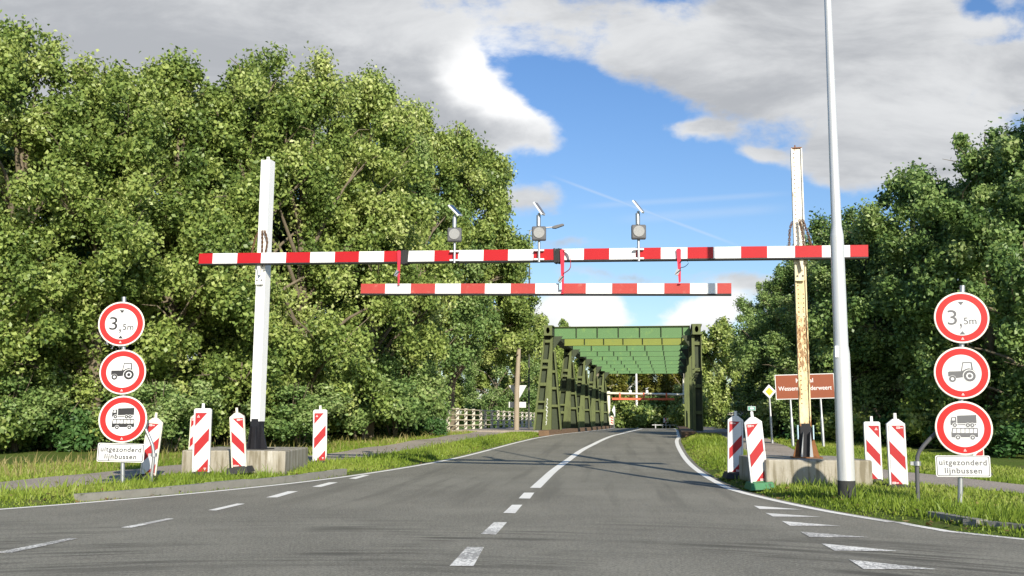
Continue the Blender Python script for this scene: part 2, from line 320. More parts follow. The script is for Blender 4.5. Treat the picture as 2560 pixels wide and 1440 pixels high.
# ------------------------------------------------------------------ mesh builder
class MB:
    def __init__(s): s.v = []; s.f = []; s.mi = []; s.mats = []; s.sm = []
    def mat(s, k):
        if k not in s.mats: s.mats.append(k)
        return s.mats.index(k)
    def add(s, vs, fs, mk, smooth=False):
        o = len(s.v); i = s.mat(mk); s.v.extend([tuple(q) for q in vs])
        for f in fs: s.f.append(tuple(o + k for k in f)); s.mi.append(i); s.sm.append(smooth)
        return s
    def hexa(s, b, t, mk):                       # bottom 4, top 4 (counter-clockwise seen from above)
        return s.add(list(b) + list(t), [(3, 2, 1, 0), (4, 5, 6, 7), (0, 1, 5, 4), (1, 2, 6, 5), (2, 3, 7, 6), (3, 0, 4, 7)], mk)
    def box(s, c, d, mk, R=None, bev=0.0):
        x, y, z = d[0] / 2, d[1] / 2, d[2] / 2
        if bev <= 0:
            vs = [(-x,-y,-z),(x,-y,-z),(x,y,-z),(-x,y,-z),(-x,-y,z),(x,-y,z),(x,y,z),(-x,y,z)]
            fs = [(3,2,1,0),(4,5,6,7),(0,1,5,4),(1,2,6,5),(2,3,7,6),(3,0,4,7)]
        else:
            import bmesh
            bm = bmesh.new(); bmesh.ops.create_cube(bm, size=1)
            for q in bm.verts: q.co = (q.co.x * d[0], q.co.y * d[1], q.co.z * d[2])
            bmesh.ops.bevel(bm, geom=bm.edges[:], offset=bev, segments=2, affect='EDGES', profile=.5)
            bm.verts.index_update(); vs = [q.co[:] for q in bm.verts]; fs = [tuple(q.index for q in f.verts) for f in bm.faces]; bm.free()
        c = Vector(c)
        return s.add([(c + (R @ Vector(q) if R else Vector(q))) for q in vs], fs, mk)
    def tube(s, pts, r, mk, n=12, cap=True):
        pts = [Vector(p) for p in pts]; rs = r if isinstance(r, (list, tuple)) else [r] * len(pts)
        vs = []; fs = []; ref = None
        for i, p in enumerate(pts):
            d = (pts[min(i + 1, len(pts) - 1)] - pts[max(i - 1, 0)]).normalized()
            if ref is None: ref = Vector((1, 0, 0)) if abs(d.x) < .8 else Vector((0, 1, 0))
            a = (ref - d * ref.dot(d)).normalized(); b = d.cross(a); ref = a
            for k in range(n):
                an = 2 * math.pi * k / n; vs.append(p + (a * math.cos(an) + b * math.sin(an)) * rs[i])
        for i in range(len(pts) - 1):
            for k in range(n): fs.append((i * n + k, i * n + (k + 1) % n, (i + 1) * n + (k + 1) % n, (i + 1) * n + k))
        s.add(vs, fs, mk, True)
        if cap:
            o = len(vs) - n
            s.add([vs[k] for k in range(n)], [tuple(reversed(range(n)))], mk); s.add([vs[o + k] for k in range(n)], [tuple(range(n))], mk)
        return s
    def poly(s, pts, y, mk):                     # flat polygon facing -y, points (x, z)
        a = sum(pts[i][0] * pts[(i + 1) % len(pts)][1] - pts[(i + 1) % len(pts)][0] * pts[i][1] for i in range(len(pts)))
        if a < 0: pts = pts[::-1]
        return s.add([(p[0], y, p[1]) for p in pts], [tuple(range(len(pts)))], mk)
    def slab(s, pts, y0, y1, mk):                # extruded polygon, front at y0 facing -y
        a = sum(pts[i][0] * pts[(i + 1) % len(pts)][1] - pts[(i + 1) % len(pts)][0] * pts[i][1] for i in range(len(pts)))
        if a < 0: pts = pts[::-1]
        n = len(pts); vs = [(p[0], y0, p[1]) for p in pts] + [(p[0], y1, p[1]) for p in pts]
        fs = [tuple(range(n)), tuple(range(2 * n - 1, n - 1, -1))] + [(i, i + n, (i + 1) % n + n, (i + 1) % n) for i in range(n)]
        return s.add(vs, fs, mk)
    def ring(s, c, r0, r1, y, mk, n=48):
        vs = []
        for k in range(n):
            a = 2 * math.pi * k / n; vs += [(c[0] + r0 * math.cos(a), y, c[1] + r0 * math.sin(a)), (c[0] + r1 * math.cos(a), y, c[1] + r1 * math.sin(a))]
        return s.add(vs, [(2 * k, 2 * k + 1, (2 * k + 3) % (2 * n), (2 * k + 2) % (2 * n)) for k in range(n)], mk)
    def disc(s, c, r, y, mk, n=48):
        return s.poly([(c[0] + r * math.cos(2 * math.pi * k / n), c[1] + r * math.sin(2 * math.pi * k / n)) for k in range(n)], y, mk)
    def text(s, body, c, h, y, mk, width=None, bold=0.0, space=1.0):
        cu = bpy.data.curves.new('text', 'FONT'); cu.body = body; cu.size = 1; cu.align_x = 'LEFT'; cu.offset = bold; cu.space_character = space
        ob = bpy.data.objects.new('text', cu); me = ob.to_mesh()
        vs = [tuple(q.co) for q in me.vertices]; fs = [tuple(p.vertices) for p in me.polygons]; ob.to_mesh_clear()
        bpy.data.objects.remove(ob); bpy.data.curves.remove(cu)
        x0, x1 = min(q[0] for q in vs), max(q[0] for q in vs)
        k = h / .70; kx = k if width is None else width / (x1 - x0)
        vs = [(c[0] + (q[0] - (x0 + x1) / 2) * kx, y, c[1] + (q[1] - .35) * k) for q in vs]
        return s.add(vs, fs, mk)
    def build(s, name, parent=None, loc=None, rotz=0.0, label=None):
        me = bpy.data.meshes.new(name); me.from_pydata(s.v, [], s.f)
        for k in s.mats: me.materials.append(M[k])
        me.polygons.foreach_set('material_index', s.mi); me.polygons.foreach_set('use_smooth', s.sm); me.update()
        o = bpy.data.objects.new(name, me); COL.objects.link(o)
        if parent: o.parent = parent
        if loc is not None: o.location = loc
        if rotz: o.rotation_euler.z = rotz
        if label: o['label'] = label
        return o
def thing(name, label, cat, loc, rotz=0.0, group=None, rot=None):
    o = bpy.data.objects.new(name, None); COL.objects.link(o); o.empty_display_size = .2; o.location = loc
    o.rotation_euler = rot if rot else (0, 0, rotz)
    return tag(o, label, cat, group)
def tag(o, label, cat, group=None):
    o['label'] = label; o['category'] = cat
    if group: o['group'] = group
    return o
def struct(o, kind='structure'): o['kind'] = kind; return o
def copy_thing(src, loc, rotz, label, group=None, scale=None):
    c = src.copy(); COL.objects.link(c); c.location = loc; c.rotation_euler = (0, 0, rotz); c['label'] = label
    if group: c['group'] = group
    if scale: c.scale = scale
    for ch in src.children:
        d = ch.copy(); COL.objects.link(d); d.parent = c
        for g in ch.children:
            e = g.copy(); COL.objects.link(e); e.parent = d
    return c

# ------------------------------------------------------------------ ground, road, paths, water
def axis_vals(fine0, fine1, step, far0, far1):
    v = list(np.arange(fine0, fine1 + 1e-6, step)); q = step
    x = fine1
    while x < far1: q *= 1.3; x += q; v.append(x)
    x = fine0; q = step; lo = []
    while x > far0: q *= 1.3; x -= q; lo.append(x)
    return np.array(lo[::-1] + v)
def grid_mesh(name, X, Y, Z, mk):
    ny, nx = X.shape; co = np.stack([X, Y, Z], -1).reshape(-1, 3)
    i = np.arange(ny * nx).reshape(ny, nx); q = np.stack([i[:-1, :-1], i[:-1, 1:], i[1:, 1:], i[1:, :-1]], -1).reshape(-1, 4)
    return np_mesh(name, co, q, M[mk], smooth=True)
def np_mesh(name, co, faces, mat, tone=None, smooth=False):
    me = bpy.data.meshes.new(name); nf, k = faces.shape
    me.vertices.add(len(co)); me.vertices.foreach_set('co', co.astype(np.float32).ravel())
    me.loops.add(nf * k); me.loops.foreach_set('vertex_index', faces.astype(np.int32).ravel())
    me.polygons.add(nf); me.polygons.foreach_set('loop_start', np.arange(0, nf * k, k, dtype=np.int32))
    if smooth: me.polygons.foreach_set('use_smooth', np.ones(nf, dtype=bool))
    me.materials.append(mat)
    if tone is not None:
        a = me.attributes.new('tone', 'FLOAT', 'FACE'); a.data.foreach_set('value', tone.astype(np.float32))
    me.update(calc_edges=True); me.validate()
    o = bpy.data.objects.new(name, me); COL.objects.link(o); return o
gx = axis_vals(-16, 16, .22, -2500, 2500); gy = axis_vals(4, 56, .25, -400, 3000)
X, Y = np.meshgrid(gx, gy); struct(grid_mesh('ground', X, Y, G(X, Y), 'ground'))
ry = np.concatenate([np.arange(-14, 60, .4), np.arange(60, 130, 1.5)])
f = np.linspace(0, 1, 41)
Y = np.repeat(ry[:, None], 41, 1); X = (xl(ry) - .16)[:, None] * (1 - f) + (xr(ry) + .16)[:, None] * f
struct(grid_mesh('road', X, Y, H(X, Y) + .004, 'asphalt'))
def resample(pts, step):
    out = []; pts = [Vector(p) for p in pts]
    for i in range(len(pts) - 1):
        p0, p1, p2, p3 = pts[max(i - 1, 0)], pts[i], pts[i + 1], pts[min(i + 2, len(pts) - 1)]
        n = max(1, int((p2 - p1).length / step))
        for k in range(n):
            t = k / n; out.append(.5 * ((2 * p1) + (p2 - p0) * t + (2 * p0 - 5 * p1 + 4 * p2 - p3) * t * t + (3 * p1 - p0 - 3 * p2 + p3) * t ** 3))
    out.append(pts[-1]); return out
def ribbon(pts, w, zf, mk, mb=None, n=2, thick=0.0):
    mb = mb or MB(); pts = [Vector((p[0], p[1])) for p in pts]; vs = []
    for i, p in enumerate(pts):
        d = (pts[min(i + 1, len(pts) - 1)] - pts[max(i - 1, 0)]).normalized(); nrm = Vector((d.y, -d.x))
        for k in range(n):
            q = p + nrm * w * (k / (n - 1) - .5); vs.append((q.x, q.y, zf(q.x, q.y)))
    fs = [(i * n + k, i * n + k + 1, (i + 1) * n + k + 1, (i + 1) * n + k) for i in range(len(pts) - 1) for k in range(n - 1)]
    return mb.add(vs, fs, mk)
zroad = lambda x, y: float(H(x, y)) + .009
PATHL = [(-22, 5), (-12, 11.2), (-8.9, 14.2), (-7.75, 16.6), (-7.55, 19), (-7.35, 21.5), (-6.2, 24), (-5.0, 26.6), (-3.7, 32), (-2.4, 38), (-1.35, 43), (-.75, 47.2)]
PATHR = [(18, 6), (12, 11), (9.3, 14.2), (8.45, 17.5), (8.05, 20), (7.75, 23), (7.8, 28), (8.5, 34), (9.6, 41), (10.5, 46.9)]
zpath = lambda x, y: max(float(G(x, y)), float(H(x, y)) + .07) + .022
PL, PR = resample(PATHL, .5), resample(PATHR, .5)
mb = ribbon(PL, 1.7, zpath, 'path', n=7); ribbon(PR, 1.6, zpath, 'path', mb, n=7)
struct(mb.build('cycle_path'))
# markings
mk = MB()
line_l = [(x, y) for x, y in XL if -10 < y < 130]; line_r = [(x, y) for x, y in XR if -10 < y < 130]
ribbon(resample(line_l, .6), .13, zroad, 'line', mk)
ribbon(resample([p for p in line_r if p[1] > 12], .6), .14, zroad, 'line', mk)
seg = resample([p for p in line_r if p[1] < 12.2][1:], .4)
for a, b in ((0, 4), (5, 14), (15, 24), (25, 29), (30, 33)):
    pts = seg[::-1][a:b + 1]
    if len(pts) > 1: ribbon([(p[0] + .08, p[1]) for p in pts], .13, zroad, 'line', mk)
cl = [hit(*q) for q in [(1338, 1221), (1381, 1180), (1420, 1151), (1455, 1126), (1494, 1106), (1543, 1087)]]
e0, e1 = bst(14, 3.25), bst(37.6, 3.3)
ribbon(resample([(p.x, p.y) for p in cl] + [e0, e1], .6), .19, zroad, 'line', mk)
a, b = bst(30.2, 3.35), bst(29.6, 6.1); ribbon([a, b], .55, zroad, 'line', mk)
def quad(px):
    p = [hit(*q) for q in px]; a = sum(p[i].x * p[(i + 1) % len(p)].y - p[(i + 1) % len(p)].x * p[i].y for i in range(len(p)))
    if a < 0: p = p[::-1]
    mk.add([(q.x, q.y, zroad(q.x, q.y)) for q in p], [tuple(range(len(p)))], 'line')
h2 = lambda l, ox, oy: [(ox + x / 2, oy + y / 2) for x, y in l]
for l in ([(-30,689),(60,688),(390,617),(345,615)], [(605,562),(655,563),(872,517),(835,516)], [(1040,474),(1080,476),(1225,442),(1185,441)],
          [(1330,410),(1385,410),(1490,379),(1440,379)], [(1560,356),(1605,357),(1690,334),(1645,334)], [(1743,315),(1780,317),(1850,297),(1815,297)],
          [(2248,755),(2368,755),(2420,660),(2335,660)], [(2405,595),(2480,597),(2535,535),(2470,535)]): quad(h2(l, 0, 1040))
for l in ([(-44,489),(16,490),(52,447),(0,447)], [(33,415),(90,416),(112,386),(60,386)], [(1210,452),(1238,468),(1450,471)], [(1268,488),(1305,506),(1545,508)],
          [(1350,529),(1390,552),(1650,554)], [(1442,582),(1490,610),(1790,611)], [(1548,642),(1612,679),(1940,680)], [(1685,723),(1760,772),(2130,772)]): quad(h2(l, 1280, 1040))
struct(mk.build('road_markings'))
# kerb stones sunk in the verges
def kerb_run(pts, off, sgn, mb):
    pts = resample(pts, .9); 
    for i in range(len(pts) - 1):
        p, q = Vector(pts[i][:2]), Vector(pts[i + 1][:2]); d = (q - p).normalized(); n = Vector((d.y, -d.x)) * sgn
        a0, a1, b0, b1 = p + n * off + d * .008, q + n * off - d * .008, p + n * (off + .13), q + n * (off + .13)
        z0, z1 = float(H(*p)), float(H(*q)); t = .105 + random.uniform(-.012, .012)
        ring = [a0, a1, b1, b0] if sgn < 0 else [b0, b1, a1, a0]
        zz = [z0, z1, z1, z0]
        mb.hexa([(r.x, r.y, z - .1) for r, z in zip(ring, zz)][::-1], [(r.x, r.y, z + t) for r, z in zip(ring, zz)][::-1], 'kerbstone')
km = MB()
kerb_run([(x, y) for x, y in XL if 5 < y < 13.4], .42, -1, km); kerb_run([(-5.9, 14.3), (-5.08, 15.92), (-3.98, 18.85), (-3.2, 21.7)], .40, -1, km)
kerb_run([(9.6, 4.4), (5.29, 10.35), (4.74, 11.28), (4.6, 12.3)], .55, 1, km)
struct(km.build('kerb'))
# canal
wm = MB(); c = [bst(-6, -400), bst(-6, 400), bst(44, 400), bst(44, -400)]
wm.add([(p[0], p[1], -2.6) for p in c], [(0, 1, 2, 3)], 'water'); struct(wm.build('canal_water'))

# ------------------------------------------------------------------ green girder bridge (local x = across, y = along)
ZD = .52; ZW = .72; LB = 37.6
def C4(u): return u / 218.0                          # crop pixels to metres
bridge = thing('girder_bridge', 'green steel road bridge with nine cross girders overhead on tapered side columns', 'bridge', (*P0, 0), -TH)
mb = MB()
mb.box((3.45, LB / 2 - .5, ZD - .26), (6.0, LB + 3, .5), 'concrete'); mb.build('deck_slab', bridge)
for nm, x0, x1, mk in (('walkway', -5.1, -.05, 'path'), ('walkway', 7.0, 10.0, 'path')):
    mb = MB(); mb.box(((x0 + x1) / 2, LB / 2 - 1, ZW - .20), (x1 - x0, LB + 4, .36), mk); mb.build('walkway', bridge)
for x0, x1 in ((-.05, .42), (6.33, 7.0)):
    mb = MB(); mb.box(((x0 + x1) / 2, LB / 2 - 1.5, ZW - .13), (x1 - x0, LB + 7, .30), 'kerb_brown', bev=.02); mb.build('kerb_beam', bridge)
ZT = ZW + 5.23                                      # top of the frame
def plate(mb, q, y0, y1, mk): mb.slab(q, y0, y1, mk)
def left_column(y):
    o = MB(); z0 = ZW; z1 = ZT - .52
    # web with ladder openings: inclined outer flange, wide tapered plate, battens, inner inclined strip
    plate(o, [(C4(-215), z0), (C4(-192), z0), (C4(-80), z1), (C4(-96), z1)], y - .20, y + .22, 'bridge_dk')
    plate(o, [(C4(-118), z0), (C4(-16), z0), (0, z1), (C4(-22), z1)], y - .17, y + .20, 'bridge_dk')
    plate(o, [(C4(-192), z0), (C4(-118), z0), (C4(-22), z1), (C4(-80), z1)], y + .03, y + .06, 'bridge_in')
    plate(o, [(C4(82), z0), (C4(96), z0), (C4(26), z0 + 3.95), (C4(12), z0 + 3.95)], y - .15, y + .22, 'bridge_dk')
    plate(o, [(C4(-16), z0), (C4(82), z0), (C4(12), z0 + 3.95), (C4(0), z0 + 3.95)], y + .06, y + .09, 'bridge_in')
    col = o.build('column', bridge); 
    for zz, hh in ((.95, .14), (1.40, .10), (2.28, .16), (3.12, .11), (3.45, .16), (4.45, .14)):
        k = zz / (z1 - z0); b = MB(); xa = C4(-192) * (1 - k) + C4(-80) * k; xb = C4(-118) * (1 - k) + C4(-22) * k
        b.box(((xa + xb) / 2, y - .05, z0 + zz), (xb - xa + .01, .27, hh), 'bridge_dk')
        if zz in (1.40, 2.28, 3.12):
            xc = C4(-16) * (1 - k); xd = C4(82) + (C4(12) - C4(82)) * min(1, zz / 3.95)
            b2 = MB(); b2.box(((xc + xd) / 2, y - .02, z0 + zz - .2), (xd - xc, .2, .12), 'bridge_dk'); b2.build('tie_plate', col)
        b.build('batten', col)
    g = MB(); plate(g, [(.02, z1), (.02, z1 - .75), (.08, z1 - .6), (.50, z1)], y + .02, y + .05, 'bridge_in'); g.build('gusset', bridge)
def right_column(y):
    o = MB(); z0 = ZW; z1 = ZT - .52; x0 = 6.92
    o.box((x0 + .03, y, (z0 + z1) / 2), (.05, .44, z1 - z0), 'bridge_dk'); o.box((x0 + .47, y, (z0 + z1) / 2), (.05, .44, z1 - z0), 'bridge_dk')
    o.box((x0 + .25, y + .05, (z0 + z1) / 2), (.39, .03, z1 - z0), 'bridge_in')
    o.box((x0 + .10, y - .19, (z0 + z1) / 2), (.09, .03, z1 - z0), 'bridge_dk')
    col = o.build('column', bridge)
    for zz in (.9, 2.2, 3.0, 4.3):
        b = MB(); b.box((x0 + .25, y - .03, z0 + zz), (.385, .14, .16), 'bridge_dk'); b.build('batten', col)
    g = MB(); plate(g, [(x0 - .02, z1), (x0 - .02, z1 - .8), (x0 - .08, z1 - .6), (x0 - .50, z1)], y + .02, y + .05, 'bridge_in'); g.build('gusset', bridge)
for i in range(5): left_column(i * 9.35); right_column(i * 9.35)
for i in range(9):
    y = i * 4.675 + .25; o = MB(); mk = 'bridge_olive' if i == 1 else 'bridge_lt'
    z1 = ZT - .05; z0 = z1 - .56; x0, x1 = .05, 6.87
    o.box(((x0 + x1) / 2, y, (z0 + z1) / 2), (x1 - x0, .03, z1 - z0), mk)
    o.box(((x0 + x1) / 2, y, z1 + .015), (x1 - x0, .26, .03), 'bridge_dk'); o.box(((x0 + x1) / 2, y, z0 - .015), (x1 - x0, .26, .03), mk)
    w = o.build('cross_girder', bridge)
    for k in range(1, 7):
        b = MB(); b.box((x0 + (x1 - x0) * (k / 6.4 + .01), y - .065, (z0 + z1) / 2), (.022, .10, z1 - z0 - .004), 'bridge_in'); b.build('stiffener', w)
for x0 in (-.20, 7.17):   # top chords run a little past the first girder
    o = MB(); zt = ZT
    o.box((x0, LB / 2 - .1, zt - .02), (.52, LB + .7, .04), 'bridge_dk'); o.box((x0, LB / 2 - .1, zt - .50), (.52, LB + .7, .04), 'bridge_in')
    for dx in (-.18, .18): o.box((x0 + dx, LB / 2 - .1, zt - .26), (.03, LB + .7, .44), 'bridge_in' if (dx > 0) == (x0 < 0) else 'bridge_dk')  # underside and road-facing webs darker: shade painted into the colour
    ch = o.build('top_chord', bridge)
    e = MB(); n = 24; hx, hz = .09, .155; a, b2 = .205, .26
    vs = []; 
    for k in range(n):
        an = 2 * math.pi * k / n; cx, cz = math.cos(an), math.sin(an); kk = 1 / max(abs(cx), abs(cz))
        vs += [(x0 + hx * cx, -.50, zt - .26 + hz * cz), (x0 + a * cx * kk, -.50, zt - .26 + b2 * cz * kk), (x0 + hx * cx, -.45, zt - .26 + hz * cz), (x0 + a * cx * kk, -.45, zt - .26 + b2 * cz * kk)]
    N4 = 4 * n; fs = []
    for k in range(n):
        i, j = 4 * k, (4 * k + 4) % N4; fs += [(i, i + 1, j + 1, j), (i, j, j + 2, i + 2), (i + 1, i + 3, j + 3, j + 1)]
    e.add(vs, fs, 'bridge_dk'); e.build('end_plate', ch)
# graffiti on the first left column
g = MB(); random.seed(3); q = []
for k in range(22):
    z = ZW + 1.55 - k * .062; q.append((-.26 + .022 * math.sin(k * 1.9) + .035 * random.uniform(-1, 1) - .003 * k, -.178, z))
for i in range(len(q) - 1):
    w = .006 + .022 * random.random()
    g.add([(q[i][0] - w, q[i][1], q[i][2]), (q[i][0] + w, q[i][1], q[i][2] + .02), (q[i + 1][0] + w, q[i + 1][1], q[i + 1][2]), (q[i + 1][0] - w, q[i + 1][1], q[i + 1][2] - .02)], [(3, 2, 1, 0)], 'graffiti')
g.build('graffiti', bridge, label='white sprayed scrawl on the first column')

# railings
def railing(s0, s1, t, n, label, mpost, mrail, group, dt=0.0, hh=1.08, nr=4):
    base = thing('railing', label, 'railing', (*bst(s0, t), ZW - .02), -TH + math.atan2(-dt, s1 - s0) * 1.0, group); L = math.hypot(s1 - s0, dt)
    for k in range(n):
        y = L * (k + .12) / (n - .76); b = MB(); b.box((0, y, hh / 2), (.15, .13, hh), mpost, bev=.015); b.build('post', base)
    for k in range(nr):
        z = hh * (.2 + .74 * k / (nr - 1)); b = MB(); b.tube([(-.085 if t > 3 else .085, 0, z), (-.085 if t > 3 else .085, L, z)], .032, mrail, 8); b.build('rail', base)
    return base
railing(-3.0, 5.6, -4.75, 5, 'pale railing section nearest the road sign post, its left end by the bushes', 'rail_post', 'railing', 'left bridge railings')
railing(6.4, 17.6, -4.75, 6, 'pale railing section in the middle, just left of the sandy pole', 'rail_post', 'railing', 'left bridge railings')
railing(18.4, 36, -4.75, 9, 'pale railing section farthest off, between sandy pole and bridge column', 'rail_post', 'railing', 'left bridge railings')
railing(4, 36, 9.75, 14, 'dark railing with pale posts on the right side of the bridge', 'rail_post', 'dark_rail', 'right bridge railings', nr=5)
railing(-4, 3.5, 10.6, 4, 'dark railing curving outward beside the right walkway before the bridge', 'rail_post', 'dark_rail', 'right bridge railings', dt=-.8, nr=5)

# ------------------------------------------------------------------ portal: blocks, posts, beams
def block(c, size, rz, label):
    o = MB(); o.box((0, 0, size[2] / 2), size, 'concrete', bev=.03)
    return tag(o.build('concrete_block', None, c, rz), label, 'concrete block', 'foundation blocks of the height gauge')
LBZ = float(G(-5.5, 21)) ; RBZ = float(G(5.4, 18.4))
block((-5.60, 21.25, .06), (2.06, 2.7, .50), rad(2.0), 'long pale concrete block on the left verge carrying the clean white post')
block((5.42, 18.55, .06), (1.86, 2.25, .48), rad(-1), 'weathered concrete block on the right verge carrying the rusty post')
YL, YR = 20.75, 18.35
pl = atY(641, 1127, YL); pr = atY(2016, 1146, YR)
BX = Vector((pr.x - pl.x, pr.y - pl.y)); PA = math.atan2(BX.y, BX.x)      # heading of the beams
def onportal(u, v, off=0.0):                       # pixel onto the vertical plane through both posts (off = metres towards the viewer)
    n = Vector((-math.sin(PA), math.cos(PA), 0)); p0 = Vector((pl.x, pl.y, 0)) - n * off
    d = ray(u, v); o = Vector((0, 0, CAMZ)); k = (p0 - o).dot(n) / d.dot(n); return o + d * k
def post(px, zt, w, dp, label, left):
    base = .56 if left else .54; hgt = zt - base; mk = 'white' if left else 'rusty_post'
    T = thing('gauge_post', label, 'post', (px.x, px.y, base), PA, 'posts of the height gauge')
    o = MB(); z0 = .58
    o.box((-w / 2 + .012, 0, (z0 + hgt) / 2), (.022, dp, hgt - z0), mk); o.box((w / 2 - .012, 0, (z0 + hgt) / 2), (.022, dp, hgt - z0), mk)
    o.box((0, -dp * .32, (z0 + hgt) / 2), (w - .05, .02, hgt - z0 - .006), mk); o.box((0, dp * .36, (z0 + hgt) / 2), (w - .05, .02, hgt - z0 - .006), mk)
    o.build('shaft', T)
    hol = MB(); nb = int((hgt - 1.0) / .085)
    for k in range(nb):
        z = 1.0 + k * .085
        if left and z > hgt - 1.7 : break
        for x in (-w * .26, w * .18):
            if not left and x > 0 and not 1.8 < z < 3.1: continue
            hol.disc((x, z), .009 if left else .012, -dp * .32 - .0125, 'grey_print' if left else 'chain', 8)
    hol.build('hole_rows', T, label='two rows of small bolt holes')
    f = MB(); mkf = 'black_steel'
    f.box((0, 0, .32), (w * .96, dp * .98, .62), mkf)
    f.hexa([(-w*.5-.02, -.05, 0), (-w*.5, -.05, 0), (-w*.5, .05, 0), (-w*.5-.02, .05, 0)], [(-w*.5-.02, -.05, .02)] * 0 or [(-w*.5-.019, -.05, .5), (-w*.5, -.05, .5), (-w*.5, .05, .5), (-w*.5-.019, .05, .5)], mkf)
    mg = 'black_steel' if left else 'rust'
    for sgn in (-1, 1):
        f.slab([(sgn * w * .49, 0), (sgn * (w * .5 + .14), 0), (sgn * w * .49, .52)], -.02, .02, mg)
        f.slab([(sgn * w * .3 - .014, 0), (sgn * w * .3 + .05 * sgn, 0), (sgn * w * .3 + .01, .48)], -dp * .5 - .10, -dp * .5, mkf if left else 'galv')
    f.box((0, 0, .012), (w + .34, dp + .3, .02), mg)
    f.build('foot', T)
    if left:
        l = MB(); l.slab([(-.035, hgt), (.035, hgt), (.03, hgt + .085), (-.03, hgt + .085)], -.01, .01, 'white'); l.disc((0, hgt + .05), .014, -.0125, 'black', 12); l.build('lifting_lug', T)
    else:
        l = MB(); l.box((0, 0, hgt + .012), (w * .96, dp * .96, .02), 'rust'); l.tube([(-.02, 0, hgt), (-.02, 0, hgt + .09)], .012, 'rust', 8); l.build('lifting_lug', T)
        for sgn in (-1, 1):
            b = MB(); b.box((sgn * (w * .5 + .035), .02, .47), (.02, .2, .26), 'grey_blue'); b.build('reflector', T)
    return T, base
zl = onportal(668, 402).z; zr = onportal(1980, 375).z
TL, bl = post(pl, zl, .205, .25, 'clean white steel post with black foot on the left concrete block', True)
TR, br = post(pr, zr, .205, .22, 'rust streaked cream steel post on the right concrete block', False)
def beam(uL, vL, uR, vR, hgt, off, bounds, name, label, red, extra=None):
    a = onportal(uL, vL, off); b = onportal(uR, vR, off); L = (b - a).length; L2 = math.hypot(b.x - a.x, b.y - a.y)
    T = thing(name, label, 'barrier beam', a, PA, 'striped beams of the height gauge', rot=(0, -math.asin((b.z - a.z) / L), PA))
    o = MB(); o.box((L / 2, .085, 0), (L, .15, hgt), 'white', bev=.006); o.box((L / 2, .085, -hgt / 2 - .012), (L, .17, .02), 'black'); o.build('tube', T)
    # stripes: red sheets wrapped on the front face, with a thin dark joint
    w = bounds
    for (x0, x1) in w:
        q = []
        for u in (x0, x1):
            vv = vL + (vR - vL) * (u - uL) / (uR - uL); p = onportal(u, vv, off); q.append((p - a).length if u > uL + 1 else 0.0)
        s = MB(); s.box(((q[0] + q[1]) / 2, .005, .002), (q[1] - q[0], .006, hgt - .006), red); s.build('red_stripe', T)
        s2 = MB()
    if extra:
        for (x0, x1, mk) in extra:
            q = []
            for u in (x0, x1):
                vv = vL + (vR - vL) * (u - uL) / (uR - uL); q.append((onportal(u, vv, off) - a).length)
            s = MB(); s.box(((q[0] + q[1]) / 2, .003, 0), (q[1] - q[0], .01, hgt - .002), mk); s.build('patch', T)
    return T
OFF = .32
upper = beam(497, 646.5, 2170.5, 627, .225, OFF, [(497, 531), (593, 652), (715, 775), (837, 897), (960, 1002), (1086, 1145), (1209, 1270), (1334, 1386), (1460, 1523), (1590, 1652), (1719, 1783), (1853, 1918), (1988, 2055), (2126, 2170.5)],
     'upper_beam', 'long upper red and white striped beam spanning both posts', 'red')
lower = beam(902, 721.5, 1828.5, 721, .205, OFF, [(902, 962.5), (1027, 1087.5), (1152, 1212), (1277, 1338), (1406, 1464.5), (1530.5, 1593), (1661, 1725), (1793.5, 1828.5)],
     'lower_beam', 'shorter faded red and white beam hung on red straps under the upper one', 'red_faded')
# brackets that carry the upper beam
for T, nm in ((TL, 0), (TR, 1)):
    b = MB(); base = bl if nm == 0 else br; zc = (onportal(652, 646, OFF).z if nm == 0 else onportal(1990, 629, OFF).z) - base; mk = 'white' if nm == 0 else 'rusty_post'
    b.box((0, -.155, zc - .17), (.24, .03, .09), mk); b.box((-.02, -.145, zc - .36), (.17, .03, .34), mk); b.slab([(-.03, zc - .12), (.05, zc - .12), (.03, zc - .34), (.01, zc - .34)], -.26, -.19, mk)
    for x in (-.065, .035): b.disc((x, zc - .44), .018, -.1625, 'black', 12)
    b.build('bracket', T)
# chains
def chain(T_loc, rz, pts, label):
    o = MB(); pts = resample(pts, .02); d = 0
    step = max(1, int(.055 / .02))
    for i in range(0, len(pts) - step, step):
        p, q = Vector(pts[i]), Vector(pts[i + step]); c = (p + q) / 2; dr = (q - p).normalized(); side = Vector((0, 1, 0)) if (i // step) % 2 else dr.cross(Vector((0, 1, 0))).normalized()
        loop = []
        for k in range(9):
            an = 2 * math.pi * k / 8; loop.append(c + dr * .042 * math.cos(an) + side * .020 * math.sin(an))
        o.tube(loop, .0075, 'chain', 5, cap=False)
    return tag(o.build('chain', None, T_loc, rz), label, 'chain', 'rusty chains on the gauge posts')
def chains(T, base, zc, w, side):
    z = zc - base; L = T.location
    chain(L, PA, [(-w * .5 - .01, -.08, z + .60), (-w * .5 - .06, -.12, z + .45), (-w * .5 - .09, -.2, z + .1)], f'rusty chain hanging at the left edge of the {side} post')
    chain(L, PA, [(w * .05, -.16, z + .62), (w * .2, -.2, z + .4), (w * .3, -.24, z + .1)], f'rusty chain lying on the front of the {side} post')
    chain(L, PA, [(w * .3, -.16, z + .62), (w * .66, -.18, z + .38), (w * .9 if side == 'rusty' else w * .62, -.24, z + .1)], f'rusty chain hanging towards the right of the {side} post')
chains(TL, bl, onportal(655, 646, OFF).z, .22, 'white'); chains(TR, br, onportal(1990, 629, OFF).z, .22, 'rusty')
